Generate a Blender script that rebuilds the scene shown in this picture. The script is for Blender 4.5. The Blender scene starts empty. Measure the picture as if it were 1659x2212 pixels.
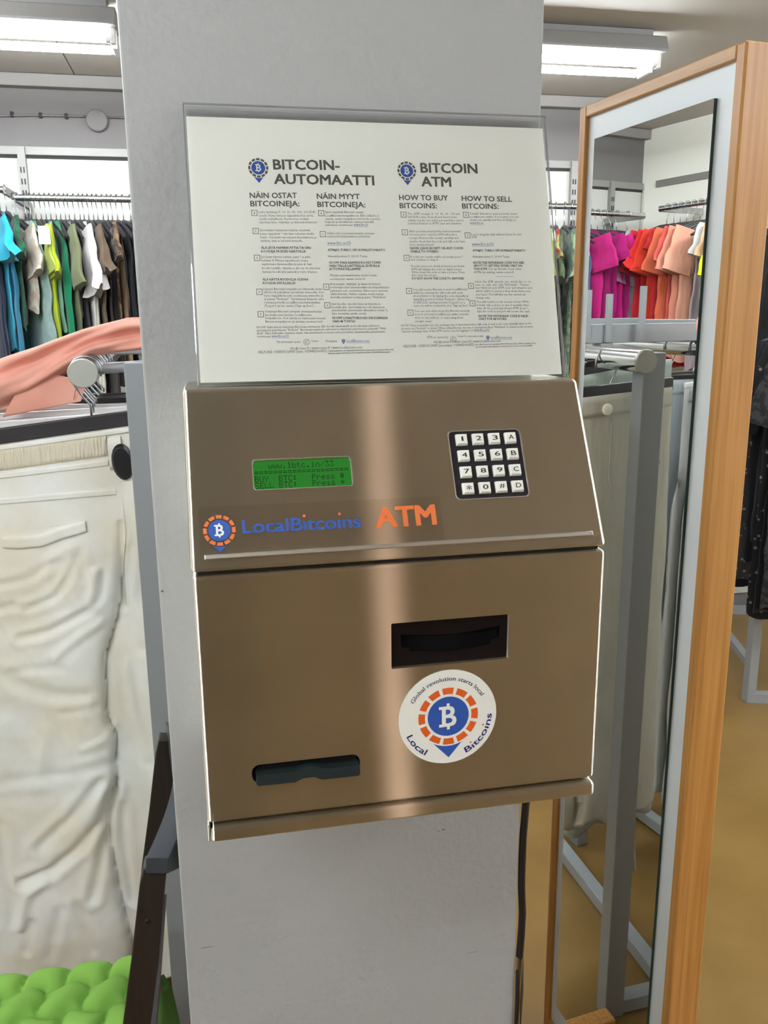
import bpy, bmesh, math, random
from mathutils import Vector, Matrix, noise
R = math.radians
sc = bpy.context.scene
COL = sc.collection

# ------------------------------------------------------------------ camera
cam_d = bpy.data.cameras.new('camera'); cam = bpy.data.objects.new('camera', cam_d); COL.objects.link(cam)
YAW, PITCH, ROLL = 0.19683, 0.22976, -0.00929
_f = Vector((math.sin(YAW)*math.cos(PITCH), math.cos(YAW)*math.cos(PITCH), -math.sin(PITCH)))
_r = Vector((math.cos(YAW), -math.sin(YAW), 0)); _u = _r.cross(_f)
_r, _u = _r*math.cos(ROLL)+_u*math.sin(ROLL), _u*math.cos(ROLL)-_r*math.sin(ROLL)
m = Matrix((_r, _u, -_f)).transposed().to_4x4(); m.translation = Vector((-.0924, -.7486, 1.6))
cam.matrix_world = m
cam_d.sensor_fit = 'VERTICAL'; cam_d.sensor_height = 36; cam_d.lens = 1833.0/2212*36; cam_d.clip_start = .02
sc.camera = cam
# ------------------------------------------------------------------ world, exposure
w = bpy.data.worlds.new('world'); sc.world = w; w.use_nodes = True
w.node_tree.nodes['Background'].inputs[0].default_value = (.5, .52, .55, 1); w.node_tree.nodes['Background'].inputs[1].default_value = .2
sc.view_settings.view_transform = 'Standard'; sc.view_settings.look = 'None'; sc.view_settings.gamma = 1
sc.view_settings.use_curve_mapping = False
sc.view_settings.exposure = EXPOSURE = 1.2
TUBE = 40.0            # emission strength of every fluorescent tube
sc.cycles.max_bounces = 10; sc.cycles.transparent_max_bounces = 16; sc.cycles.use_denoising = True
sc.cycles.sample_clamp_indirect = 6

# ------------------------------------------------------------------ helpers
class MB:
    "collects geometry for one mesh"
    def __init__(s): s.v = []; s.f = []; s.mi = []
    def add(s, vs, fs, mi=0):
        k = len(s.v); s.v += [tuple(v) for v in vs]; s.f += [tuple(i+k for i in f) for f in fs]; s.mi += [mi]*len(fs); return s
    def box(s, a, b, M=None, mi=0):
        (x0, y0, z0), (x1, y1, z1) = a, b
        vs = [Vector(p) for p in ((x0,y0,z0),(x1,y0,z0),(x1,y1,z0),(x0,y1,z0),(x0,y0,z1),(x1,y0,z1),(x1,y1,z1),(x0,y1,z1))]
        if M is not None: vs = [M @ v for v in vs]
        return s.add(vs, [(0,3,2,1),(4,5,6,7),(0,1,5,4),(1,2,6,5),(2,3,7,6),(3,0,4,7)], mi)
    def bar(s, p, q, w, h=None, up=(0,0,1), mi=0):
        p, q = Vector(p), Vector(q); d = (q-p).normalized(); up = Vector(up)
        if abs(d.dot(up)) > .95: up = Vector((0,1,0))
        a = d.cross(up).normalized(); b = a.cross(d); h = h or w
        vs = [c+a*i*w/2+b*j*h/2 for c in (p, q) for i, j in ((-1,-1),(1,-1),(1,1),(-1,1))]
        return s.add(vs, [(0,1,2,3),(7,6,5,4),(0,4,5,1),(1,5,6,2),(2,6,7,3),(3,7,4,0)], mi)
    def tube(s, pts, r, n=8, cap=True, mi=0):
        pts = [Vector(p) for p in pts]; rr = r if isinstance(r, (list, tuple)) else [r]*len(pts); vs = []; fs = []; a = None
        for i, p in enumerate(pts):
            d = (pts[min(i+1, len(pts)-1)]-pts[max(i-1, 0)]).normalized()
            if a is None: a = d.orthogonal().normalized()
            a = (a-d*a.dot(d)).normalized(); b = d.cross(a)
            vs += [p+(a*math.cos(t)+b*math.sin(t))*rr[i] for t in (2*math.pi*k/n for k in range(n))]
        for i in range(len(pts)-1):
            for k in range(n): fs.append((i*n+k, i*n+(k+1) % n, (i+1)*n+(k+1) % n, (i+1)*n+k))
        if cap: fs += [tuple(range(n-1, -1, -1)), tuple(range((len(pts)-1)*n, len(pts)*n))]
        return s.add(vs, fs, mi)
    def loft(s, rings, cap=True, mi=0):
        n = len(rings[0]); vs = [p for r_ in rings for p in r_]; fs = []
        for i in range(len(rings)-1):
            for k in range(n): fs.append((i*n+k, i*n+(k+1) % n, (i+1)*n+(k+1) % n, (i+1)*n+k))
        if cap: fs += [tuple(range(n-1, -1, -1)), tuple(range((len(rings)-1)*n, len(rings)*n))]
        return s.add(vs, fs, mi)
    def prism(s, poly, a, b, axis, mi=0):
        "polygon extruded between a and b along world axis 0/1/2 (poly in the two other axes in order)"
        def P(q, c): q = list(q); q.insert(axis, c); return q
        n = len(poly); vs = [P(q, a) for q in poly]+[P(q, b) for q in poly]
        return s.add(vs, [tuple(range(n-1, -1, -1)), tuple(range(n, 2*n))]+[(k, (k+1) % n, n+(k+1) % n, n+k) for k in range(n)], mi)
    def xf(s, M): s.v = [tuple(M @ Vector(v)) for v in s.v]; return s
    def mesh(s, name, mats, smooth=None, bevel=0, seg=2):
        me = bpy.data.meshes.new(name); me.from_pydata(s.v, [], s.f)
        for mt in (mats if isinstance(mats, (list, tuple)) else [mats]): me.materials.append(mt)
        for p, i in zip(me.polygons, s.mi): p.material_index = i
        bm = bmesh.new(); bm.from_mesh(me)
        bmesh.ops.recalc_face_normals(bm, faces=bm.faces)
        if bevel:
            ed = [e for e in bm.edges if len(e.link_faces) == 2 and e.calc_face_angle(0) > R(25)]
            bmesh.ops.bevel(bm, geom=ed, offset=bevel, segments=seg, affect='EDGES', profile=.5, clamp_overlap=True)
        bm.to_mesh(me); bm.free()
        if smooth is not None:
            me.polygons.foreach_set('use_smooth', [True]*len(me.polygons))
            if smooth < 180: me.set_sharp_from_angle(angle=R(smooth))
        me.update(); return me

def mat_of(o): return Matrix.LocRotScale(o.location, o.rotation_euler, None)
def link(name, me, parent=None, local=False):
    o = bpy.data.objects.new(name, me); COL.objects.link(o)
    if parent:
        o.parent = parent
        if not local: o.matrix_parent_inverse = chain(parent).inverted()
    return o
def chain(o):
    M = mat_of(o)
    if o.parent: M = chain(o.parent) @ o.matrix_parent_inverse @ M
    return M
def ob(name, mb, mat, parent=None, smooth=None, bevel=0, seg=2, local=False):
    o = link(name, mb.mesh(name, mat, smooth, bevel, seg), parent, local)
    if bevel and smooth: weighted(o)
    return o
def weighted(o): md = o.modifiers.new('weighted', 'WEIGHTED_NORMAL'); md.keep_sharp = True; md.weight = 100
def tag(o, label=None, cat=None, group=None, kind=None):
    if label: o['label'] = label
    if cat: o['category'] = cat
    if group: o['group'] = group
    if kind: o['kind'] = kind
    return o
def thing(name, label, cat, loc=(0,0,0), rz=0, group=None):
    o = bpy.data.objects.new(name, None); COL.objects.link(o); o.empty_display_size = .05
    o.location = loc; o.rotation_euler = (0, 0, rz)
    return tag(o, label, cat, group)
def struct(name, mb, mat, **k): return tag(ob(name, mb, mat, **k), kind='structure')

# ------------------------------------------------------------------ materials
def srgb(r, g, b):
    return tuple(((c/255)/12.92 if c/255 <= .04045 else ((c/255+.055)/1.055)**2.4) for c in (r, g, b))
def mat(name, col, rough=.6, metal=0, spec=.5, **k):
    mt = bpy.data.materials.new(name); mt.use_nodes = True; nt = mt.node_tree; b = nt.nodes['Principled BSDF']
    b.inputs['Base Color'].default_value = (*col, 1); b.inputs['Roughness'].default_value = rough
    b.inputs['Metallic'].default_value = metal; b.inputs['Specular IOR Level'].default_value = spec
    for kk, v in k.items(): b.inputs[kk.replace('_', ' ')].default_value = v
    return mt
def nd(nt, t, **k):
    n = nt.nodes.new(t)
    for a, v in k.items():
        if a.startswith('i_'): n.inputs[a[2:].replace('_', ' ')].default_value = v
        else: setattr(n, a, v)
    return n
def bump(mt, scale, dist, strength=1, detail=3, stretch=None, coord='Object', rough=.5):
    nt = mt.node_tree; b = nt.nodes['Principled BSDF']
    tc = nd(nt, 'ShaderNodeTexCoord'); mp = nd(nt, 'ShaderNodeMapping')
    if stretch: mp.inputs['Scale'].default_value = stretch
    nz = nd(nt, 'ShaderNodeTexNoise', i_Scale=scale, i_Detail=detail, i_Roughness=rough)
    bp = nd(nt, 'ShaderNodeBump', i_Strength=strength, i_Distance=dist)
    nt.links.new(tc.outputs[coord], mp.inputs[0]); nt.links.new(mp.outputs[0], nz.inputs[0])
    nt.links.new(nz.outputs[0], bp.inputs['Height']); nt.links.new(bp.outputs[0], b.inputs['Normal'])
    return mt
def mottle(mt, c1, c2, scale, detail=4, lo=.35, hi=.65, stretch=None, kind='noise', coord='Object'):
    nt = mt.node_tree; b = nt.nodes['Principled BSDF']
    tc = nd(nt, 'ShaderNodeTexCoord'); mp = nd(nt, 'ShaderNodeMapping')
    if stretch: mp.inputs['Scale'].default_value = stretch
    nt.links.new(tc.outputs[coord], mp.inputs[0])
    if kind == 'noise': nz = nd(nt, 'ShaderNodeTexNoise', i_Scale=scale, i_Detail=detail)
    else: nz = nd(nt, 'ShaderNodeTexVoronoi', i_Scale=scale)
    nt.links.new(mp.outputs[0], nz.inputs['Vector'])
    cr = nd(nt, 'ShaderNodeValToRGB'); e = cr.color_ramp.elements
    e[0].position = lo; e[0].color = (*c1, 1); e[1].position = hi; e[1].color = (*c2, 1)
    nt.links.new(nz.outputs[0], cr.inputs[0]); nt.links.new(cr.outputs[0], b.inputs['Base Color'])
    return mt
def emit(name, col, s):
    mt = bpy.data.materials.new(name); mt.use_nodes = True; nt = mt.node_tree; nt.nodes.clear()
    e = nd(nt, 'ShaderNodeEmission'); e.inputs[0].default_value = (*col, 1); e.inputs[1].default_value = s
    o = nd(nt, 'ShaderNodeOutputMaterial'); nt.links.new(e.outputs[0], o.inputs[0]); return mt
def clear(name, tint, gl=.08, rough=.05):
    "thin clear plastic: mostly transparent with a fresnel gloss"
    mt = bpy.data.materials.new(name); mt.use_nodes = True; nt = mt.node_tree; nt.nodes.clear()
    t = nd(nt, 'ShaderNodeBsdfTransparent'); t.inputs[0].default_value = (*tint, 1)
    g = nd(nt, 'ShaderNodeBsdfGlossy', i_Roughness=rough); lw = nd(nt, 'ShaderNodeFresnel', i_IOR=1.45)
    ml = nd(nt, 'ShaderNodeMath', operation='MULTIPLY_ADD'); ml.inputs[1].default_value = .6; ml.inputs[2].default_value = gl
    mx = nd(nt, 'ShaderNodeMixShader'); o = nd(nt, 'ShaderNodeOutputMaterial')
    nt.links.new(lw.outputs[0], ml.inputs[0]); nt.links.new(ml.outputs[0], mx.inputs[0])
    nt.links.new(t.outputs[0], mx.inputs[1]); nt.links.new(g.outputs[0], mx.inputs[2]); nt.links.new(mx.outputs[0], o.inputs[0]); return mt

M = {}
M['column'] = bump(mat('column_paint', srgb(166, 166, 164), .55), 130, .0020, .5, 4)
M['grey_wall'] = bump(mat('grey_wall_paint', srgb(112, 107, 104), .7), 60, .001, .3)
M['cream_wall'] = bump(mat('cream_wall_paint', srgb(244, 240, 228), .7), 60, .001, .3)
M['panel'] = mat('white_wall_panel', srgb(182, 179, 170), .5)
M['panel_cream'] = mat('cream_wall_panel', srgb(238, 234, 222), .5)
M['ceiling'] = bump(mat('ceiling_board', srgb(180, 172, 161), .8), 90, .0008, .3)
M['trim'] = mat('grey_trim', srgb(142, 136, 131), .6)
M['brown_wall'] = mat('brown_wall', srgb(96, 76, 54), .7)
M['floor'] = bump(mottle(mat('linoleum', srgb(120, 92, 48), .30, 0, .28), srgb(115, 88, 46), srgb(124, 97, 53), 4, 6), 12, .002, .25)
M['white_enamel'] = mat('white_enamel', srgb(225, 222, 220), .35)
M['housing'] = mat('grey_enamel', srgb(128, 124, 121), .5)
M['tube'] = emit('fluorescent_tube', (.88, .97, 1.05), TUBE)
M['added_warm_tube'] = emit('added_warm_tube', (1, .70, .54), TUBE*.62)
M['standard'] = mat('grey_steel_standard', srgb(136, 132, 126), .45, .1)
M['slot'] = mat('dark_slot', srgb(45, 42, 40), .8)
M['chrome'] = mat('chrome', (.75, .75, .76), .12, 1)
M['wire'] = mat('bright_wire', (.34, .34, .35), .3, 1)
M['grey_steel'] = bump(mat('grey_powder_coat', srgb(150, 153, 155), .42, .25), 200, .0003, .3)
M['cap'] = mat('brushed_cap', srgb(178, 178, 168), .45, .35)
M['black_plastic'] = mat('black_plastic', srgb(24, 24, 26), .38)
M['hanger'] = mat('black_hanger_plastic', srgb(38, 34, 36), .45)
M['paper'] = mat('paper', srgb(250, 249, 238), .8)
M['white'] = mat('white_print', srgb(238, 236, 226), .6)
M['ink'] = mat('grey_ink', srgb(92, 92, 84), .8)
M['ink_small'] = mat('grey_small_ink', srgb(95, 95, 92), .8)
M['ink_bold'] = mat('dark_ink', srgb(60, 60, 58), .8)
M['ink_blue'] = mat('link_blue_ink', srgb(85, 110, 165), .8)
M['blue'] = mat('logo_blue', srgb(48, 86, 168), .45)
M['navy'] = mat('logo_navy', srgb(38, 36, 110), .45)
M['orange'] = mat('logo_orange', srgb(226, 96, 34), .45)
M['orange_soft'] = mat('film_orange', srgb(224, 116, 62), .4)
M['acrylic'] = clear('clear_acrylic', (.995, .995, .995), 0, .03)
M['acrylic_edge'] = clear('acrylic_edge', (.93, .93, .95), .22, .25)
M['film'] = clear('clear_film', (.93, .91, .89), .0, .25)
M['tape'] = clear('clear_tape', (.80, .76, .70), .08, .15)
M['black_panel'] = mat('keypad_black', srgb(30, 26, 32), .4)
M['key'] = mat('key_white', srgb(236, 234, 224), .35)
M['lcd'] = emit('lcd_backlight', srgb(46, 122, 44), .44)
M['lcd_dot'] = mat('lcd_segments', srgb(6, 22, 8), .6, 0, .2)
M['cable'] = mat('black_cable', srgb(26, 22, 24), .45)
M['mirror'] = mat('mirror_silver', (.93, .95, .93), 0.0, 1)
M['glass_edge'] = mat('green_glass_edge', srgb(10, 46, 34), .12)
M['border'] = mat('grey_laminate', srgb(222, 226, 228), .4)
def wood(name, c1, c2, stretch):
    return mottle(mat(name, c1, .42), c1, c2, 9, 5, .3, .7, stretch)
M['oak'] = wood('oiled_oak', srgb(176, 118, 54), srgb(206, 150, 82), (14, 14, .35))
M['oak_h'] = wood('oiled_oak_across', srgb(178, 128, 70), srgb(202, 154, 94), (.35, 14, 14))
M['dark_wood'] = wood('dark_stained_wood', srgb(32, 24, 22), srgb(44, 34, 31), (14, 14, .5))
M['cushion'] = bump(mat('green_cushion_cloth', srgb(130, 178, 76), .85), 900, .0004, .5)
M['ribbon'] = mat('green_ribbon', srgb(80, 116, 50), .8)
# stainless steel, brushed sideways, so lights smear up and down
def brushed(name, col, rough, aniso):
    mt = bpy.data.materials.new(name); mt.use_nodes = True; nt = mt.node_tree; nt.nodes.clear()
    g = nd(nt, 'ShaderNodeBsdfAnisotropic', distribution='BECKMANN'); g.inputs['Color'].default_value = (*col, 1)
    g.inputs['Anisotropy'].default_value = aniso; g.inputs['Rotation'].default_value = 0
    tg = nd(nt, 'ShaderNodeCombineXYZ', i_X=1.0); nt.links.new(tg.outputs[0], g.inputs['Tangent'])   # grain runs sideways
    g.inputs['Roughness'].default_value = rough
    tc = nd(nt, 'ShaderNodeTexCoord'); n2 = nd(nt, 'ShaderNodeTexNoise', i_Scale=11, i_Detail=3); nt.links.new(tc.outputs['Object'], n2.inputs[0])   # faint handling smudges
    cr = nd(nt, 'ShaderNodeValToRGB'); e = cr.color_ramp.elements; e[0].position = .3; e[0].color = (*[c*.90 for c in col], 1); e[1].position = .7; e[1].color = (*col, 1)
    nt.links.new(n2.outputs[0], cr.inputs[0]); nt.links.new(cr.outputs[0], g.inputs['Color'])
    o = nd(nt, 'ShaderNodeOutputMaterial'); nt.links.new(g.outputs[0], o.inputs[0]); return mt
st = brushed('brushed_steel', (.89, .86, .77), .29, .885)
M['steel'] = st
M['steel_bright'] = mat('polished_steel_strip', (.72, .68, .62), .35, 1)
_fab = {}
def fabric(rgb, pat=None, rgb2=None, scale=30):
    key = (rgb, pat, rgb2)
    if key not in _fab:
        rgb = tuple(c*.8 for c in rgb); rgb2 = rgb2 and tuple(c*.8 for c in rgb2)
        mt = mat('cloth', srgb(*rgb), .9, 0, .15)
        mt.node_tree.nodes['Principled BSDF'].inputs['Sheen Weight'].default_value = .15
        if pat == 'floral': mottle(mt, srgb(*rgb), srgb(*rgb2), scale, 2, .42, .56)
        if pat == 'spots': mottle(mt, srgb(*rgb2), srgb(*rgb), scale, 2, .12, .3, kind='voronoi')
        bump(mt, 1, .012, .55, 2, stretch=(26, 26, 7))       # soft drape folds
        _fab[key] = mt
    return _fab[key]

# ------------------------------------------------------------------ room shell
XW0, XW1, YW0, YW1, ZC = -1.96, 3.6, -3.2, 3.2, 2.55
T = .1
struct('floor', MB().box((XW0-T, YW0-T, -.08), (XW1+T, YW1+T, 0)), M['floor'])
ce = struct('ceiling', MB().box((XW0-T, YW0-T, ZC+.008), (XW1+T, YW1+T, ZC+.1)), M['slot'])
x = XW0
PX, PY = 1.39, 1.6
pm = MB().box((.002, .002, 0), (PX-.002, PY-.002, .012)).mesh('ceiling_board', M['ceiling'], bevel=.002, seg=1)
for i in range(4):
    for j in range(4):
        o = link('ceiling_board', pm, ce); o.matrix_parent_inverse = Matrix(); o.location = (XW0+i*PX, YW0+j*PY, ZC)
wb = struct('wall_back', MB().box((XW0-T, YW1, 0), (XW1+T, YW1+T, ZC)), M['grey_wall'])
wl = struct('wall_left', MB().box((XW0-T, YW0, 0), (XW0, YW1, ZC)), M['cream_wall'])
struct('wall_right', MB().box((XW1, YW0, 0), (XW1+T, YW1, ZC)), M['cream_wall'])
struct('wall_front', MB().box((XW0-T, YW0-T, 0), (XW1+T, YW0, ZC)), M['brown_wall'])
col_ = struct('column', MB().box((-.149, 0, 0), (.199, .348, ZC)), M['column'], bevel=.003, seg=2, smooth=40)
for i, (cx, cz, w_, h_) in enumerate(((.116, 1.083, .0035, .0015), (.111, 1.082, .002, .001), (-.128, .985, .014, .0007), (-.06, .86, .02, .0006), (-.146, 1.36, .0025, .002), (.15, .93, .012, .0005), (-.135, 1.87, .002, .0015))):
    ob('paint_chip', MB().add([(cx+w_/2*math.cos(a)*(1+.3*math.sin(3*a+i)), -.0004, cz+h_/2*math.sin(a)) for a in (2*math.pi*k/12 for k in range(12))], [tuple(range(12))]), mat('bared_plaster', srgb(108, 98, 84), .9), col_)
# moulding under the ceiling, white panels, head rail and slotted standards on the back wall
struct('trim_1', MB().box((XW0, YW1-.05, ZC-.05), (XW1, YW1, ZC-.002)), M['trim'], bevel=.004)
PTOP = 2.245
STD_X = [-1.72, -.805, .10, .70, 1.60, 2.5]
edges = [XW0+.01]+STD_X+[XW1-.01]
for a, c in zip(edges[:-1], edges[1:]):
    o = ob('wall_panel', MB().box((a+.004, YW1-.012, .1), (c-.004, YW1, PTOP)), M['panel'], wb)
ob('head_rail', MB().box((XW0+.01, YW1-.022, PTOP), (XW1-.01, YW1, PTOP+.035)), M['standard'], wb, bevel=.003)
ob('head_rail_shadow', MB().box((XW0+.01, YW1-.014, PTOP-.012), (XW1-.01, YW1-.012, PTOP)), M['slot'], wb)  # dark strip painted as the shadow under the head rail
def standard(parent, P, along):
    "slotted steel upright; along = unit vector along the wall, out = off the wall"
    out = Vector((0,-1,0)) if along == 'x' else Vector((1,0,0))
    side = Vector((1,0,0)) if along == 'x' else Vector((0,1,0))
    P = Vector(P); s = MB().bar(P+out*.012+Vector((0,0,.3)), P+out*.012+Vector((0,0,PTOP+.03)), .03, .024, up=out)
    o = ob('slotted_standard', s, M['standard'], parent)
    sl = MB()
    for k in range(34):
        z = PTOP-.06-k*.045
        for dx in (-.006, .006):
            c = P+out*.0242+side*dx+Vector((0,0,z)); sl.box(c-Vector((.0022,.0022,.011)), c+Vector((.0022,.0022,.011)))
    tag(ob('slots', sl, M['slot'], o), kind='stuff')
for sx in STD_X: standard(wb, (sx, YW1-.012, 0), 'x')
for a, c in ((YW0+.3, 2.0), (2.0, YW1-.03)):
    ob('wall_panel', MB().box((XW0, a+.004, .1), (XW0+.012, c-.004, PTOP)), M['panel_cream'], wl)
ob('head_rail', MB().box((XW0, .6, PTOP), (XW0+.022, YW1-.12, PTOP+.035)), M['standard'], wl, bevel=.003)
for sy in (2.36, 1.4): standard(wl, (XW0+.012, sy, 0), 'y')
# conduit and round junction box high on the back wall
cd = thing('cable_conduit', 'thin cable clipped along the grey upper wall', 'cable', (-.6, YW1, 2.40))
ob('cable_run', MB().tube([(-1.5, YW1-.007, 2.385), (-.9, YW1-.007, 2.392), (-.75, YW1-.007, 2.40), (-.545, YW1-.007, 2.402)], .005, 6)
   .tube([(-.455, YW1-.007, 2.402), (0, YW1-.007, 2.405), (.6, YW1-.007, 2.41)], .005, 6), M['grey_wall'], cd, smooth=180)
for cx in (-.83, -.72, -.62): ob('clip', MB().box((cx-.006, YW1-.014, 2.39), (cx+.006, YW1, 2.41)), M['slot'], cd)
jb = MB(); jb.tube([(-.5, YW1, 2.386), (-.5, YW1-.02, 2.386), (-.5, YW1-.024, 2.386)], [.043, .043, .039], 28)
tag(ob('junction_box', jb, M['grey_wall'], smooth=40), 'round painted junction box cover on the grey upper wall', 'junction box')

# ------------------------------------------------------------------ fluorescent fixtures
def fixture(label, c, L=1.26, axis='x', group=None, single=False):
    rz = 0 if axis == 'x' else R(90)
    f_ = thing('fluorescent_lamp', label, 'lamp', c, rz, group)
    h = L/2
    prof = [(-.075, 0), (.02, 0), (.03, -.045), (.03, -.055), (-.095, -.055), (-.095, -.045)]
    ob('housing', MB().prism([(y, z) for y, z in prof], -h, h, 0), M['housing'], f_, bevel=.006, local=True, smooth=40)
    ob('mounting_base', MB().box((-h+.03, -.03, 0), (h-.03, .03, .03)), M['housing'], f_, local=True)
    for s in ((-.03,) if single else (-.045, .080)):
        o = ob('tube', MB().tube([(-h+.035, s, -.082), (h-.035, s, -.082)], .013, 10), M['added_warm_tube'] if single else M['tube'], f_, local=True, smooth=60)
        for e in (-1, 1):
            ob('end_cap', MB().tube([(e*(h-.037), s, -.082), (e*(h-.018), s, -.082)], .0145, 10), M['white_enamel'], o, local=True, smooth=60)
            ob('lamp_holder', MB().box((e*(h-.016)-.008, min(s-.012, .0), -.098), (e*(h-.016)+.008, s+.012, -.05)), M['white_enamel'], f_, local=True, bevel=.003)
    return f_
LZ = ZC-.032
fixture('fluorescent lamp with two tubes on the ceiling above the green and brown clothes', (-.66, 2.295, LZ), L=.68)
fixture('fluorescent lamp with two tubes on the ceiling behind the oak mirror', (.87, 2.27, LZ))
for cx, cy in ((2.75, 1.5), (-1.25, 1.6), (1.3, .55), (2.75, .2), (-1.27, -.9), (2.1, -.9), (-1.27, -2.4), (2.7, -2.4)):  # unseen lamps added to light the room
    fixture('added unseen fluorescent lamp with two tubes on the shop ceiling', (cx, cy, LZ), group='added ceiling lamps out of view')
fixture('unseen warm single tube lamp added for the streak on the steel', (.54, -2.75, LZ), L=.55, axis='y', single=True)  # lamp added out of view to put a vertical streak on the steel

# ------------------------------------------------------------------ flat shapes and lettering
def curve_mesh(cu):
    o = bpy.data.objects.new('tmp', cu); me = bpy.data.meshes.new_from_object(o)
    vs = [v.co.copy() for v in me.vertices]; fs = [tuple(p.vertices) for p in me.polygons]
    bpy.data.objects.remove(o); bpy.data.meshes.remove(me); bpy.data.curves.remove(cu); return vs, fs
def letters(s, size=1., off=0., res=1, shear=0.):
    cu = bpy.data.curves.new('t', 'FONT'); cu.body = s; cu.size = size; cu.resolution_u = res; cu.shear = shear; cu.fill_mode = 'FRONT'
    vs, fs = curve_mesh(cu)
    if off and vs:                      # heavier strokes: shifted copies
        V, Fc = [], []
        for dx, dy in ((-off, -off*.7), (off, -off*.7), (-off, off*.7), (off, off*.7)):
            k = len(V); V += [v+Vector((dx, dy, len(Fc)/len(fs)*2e-5)) for v in vs]; Fc += [tuple(i+k for i in f) for f in fs]
        vs, fs = V, Fc
    return vs, fs
def plate(loops, depth=0., res=1):
    cu = bpy.data.curves.new('p', 'CURVE'); cu.dimensions = '2D'; cu.fill_mode = 'BOTH' if depth else 'FRONT'; cu.extrude = depth/2
    for lp in loops:
        sp = cu.splines.new('POLY'); sp.points.add(len(lp)-1); sp.use_cyclic_u = True
        for p, q in zip(sp.points, lp): p.co = (q[0], q[1], 0, 1)
    return curve_mesh(cu)
def frame(o, u, v):
    u, v = Vector(u).normalized(), Vector(v).normalized(); n = u.cross(v)
    F = Matrix((u, v, n)).transposed().to_4x4(); F.translation = Vector(o); return F
def rrect(x0, y0, x1, y1, r, n=5):
    out = []
    for cx, cy, a in ((x1-r, y1-r, 0), (x0+r, y1-r, 90), (x0+r, y0+r, 180), (x1-r, y0+r, 270)):
        out += [(cx+r*math.cos(R(a+90*k/n)), cy+r*math.sin(R(a+90*k/n))) for k in range(n+1)]
    return out
def circ(cx, cy, r, n=40): return [(cx+r*math.cos(2*math.pi*k/n), cy+r*math.sin(2*math.pi*k/n)) for k in range(n)]
def fit_text(mb, s, u0, v0, u1, v1, cap, off=0., res=1, w=0.):
    "text whose ink runs from (u0,v0) to (u1,v1) on the baseline with the given cap height, all in metres"
    vs, fs = letters(s, 1., off, res)
    if not vs: return
    x0, x1 = min(v.x for v in vs), max(v.x for v in vs)
    L = math.hypot(u1-u0, v1-v0); a = math.atan2(v1-v0, u1-u0); kx = L/(x1-x0); ky = cap/.729
    mb.add([(u0+(v.x-x0)*kx*math.cos(a)-v.y*ky*math.sin(a), v0+(v.x-x0)*kx*math.sin(a)+v.y*ky*math.cos(a), w+v.z) for v in vs], fs)
def bit_b(mb, cx, cy, h, w):
    "the letter B with slab serifs and a stroke above and below"
    vs, fs = letters('B', 1., .02, 3); x0, x1 = min(v.x for v in vs), max(v.x for v in vs); y0, y1 = min(v.y for v in vs), max(v.y for v in vs)
    W = h*.68
    mb.add([(cx-W*.42+(v.x-x0)/(x1-x0)*W, cy-h/2+(v.y-y0)/(y1-y0)*h, w+v.z) for v in vs], fs)
    def bx(a, b_, c, d): mb.add([(cx+i*h, cy+j*h, w+.0001) for i, j in ((a, b_), (c, b_), (c, d), (a, d))], [(0,1,2,3)])
    bx(-.42, .36, -.2, .5); bx(-.42, -.5, -.2, -.36); bx(-.06, .48, .08, .64); bx(-.06, -.64, .08, -.48)
def logo(F, parent, cx, cy, Rr, ring, lift=.0001, segs=12, tip=1.48):
    pr = MB()
    for k in range(segs):
        a0, a1 = 2*math.pi*(k+.12)/segs+math.pi/segs, 2*math.pi*(k+.88)/segs+math.pi/segs; pts = []
        for t in range(6): a = a0+(a1-a0)*t/5; pts.append((cx+Rr*math.cos(a), cy+Rr*math.sin(a), lift))
        for t in range(6): a = a1+(a0-a1)*t/5; pts.append((cx+.78*Rr*math.cos(a), cy+.78*Rr*math.sin(a), lift))
        pr.add(pts, [tuple(range(12))])
    ob('logo_ring', pr.xf(F), ring, parent)
    d = MB(); d.add([(x, y, lift) for x, y in circ(cx, cy, .69*Rr)], [tuple(range(40))])
    arc = [(cx+1.05*Rr*math.cos(R(a)), cy+1.05*Rr*math.sin(R(a)), lift) for a in range(241, 300, 6)]
    d.add(arc+[(cx, cy-tip*Rr, lift)], [tuple(range(len(arc)+1))])
    ob('logo_disc', d.xf(F), M['blue'], parent)
    bb = MB(); bit_b(bb, cx-.01*Rr, cy, .72*Rr, lift*2.2); ob('logo_letter', bb.xf(F), M['white'], parent)
def boolean(o, cutters):
    for c in cutters:
        md = o.modifiers.new('cut', 'BOOLEAN'); md.operation = 'DIFFERENCE'; md.solver = 'EXACT'; md.object = c
    bpy.context.view_layer.update()
    me = bpy.data.meshes.new_from_object(o.evaluated_get(bpy.context.evaluated_depsgraph_get()))
    o.modifiers.clear(); old = o.data; o.data = me; bpy.data.meshes.remove(old)
    for c in cutters: bpy.data.objects.remove(c)
    me.polygons.foreach_set('use_smooth', [True]*len(me.polygons)); me.set_sharp_from_angle(angle=R(40)); weighted(o)
def cutter(F, loop, z0, z1):
    n = len(loop); mb = MB(); mb.add([(x, y, z0) for x, y in loop]+[(x, y, z1) for x, y in loop], [tuple(range(n-1, -1, -1)), tuple(range(n, 2*n))]+[(k, (k+1) % n, n+(k+1) % n, n+k) for k in range(n)])
    return link('cutter', mb.xf(F).mesh('cutter', M['steel']))

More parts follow.
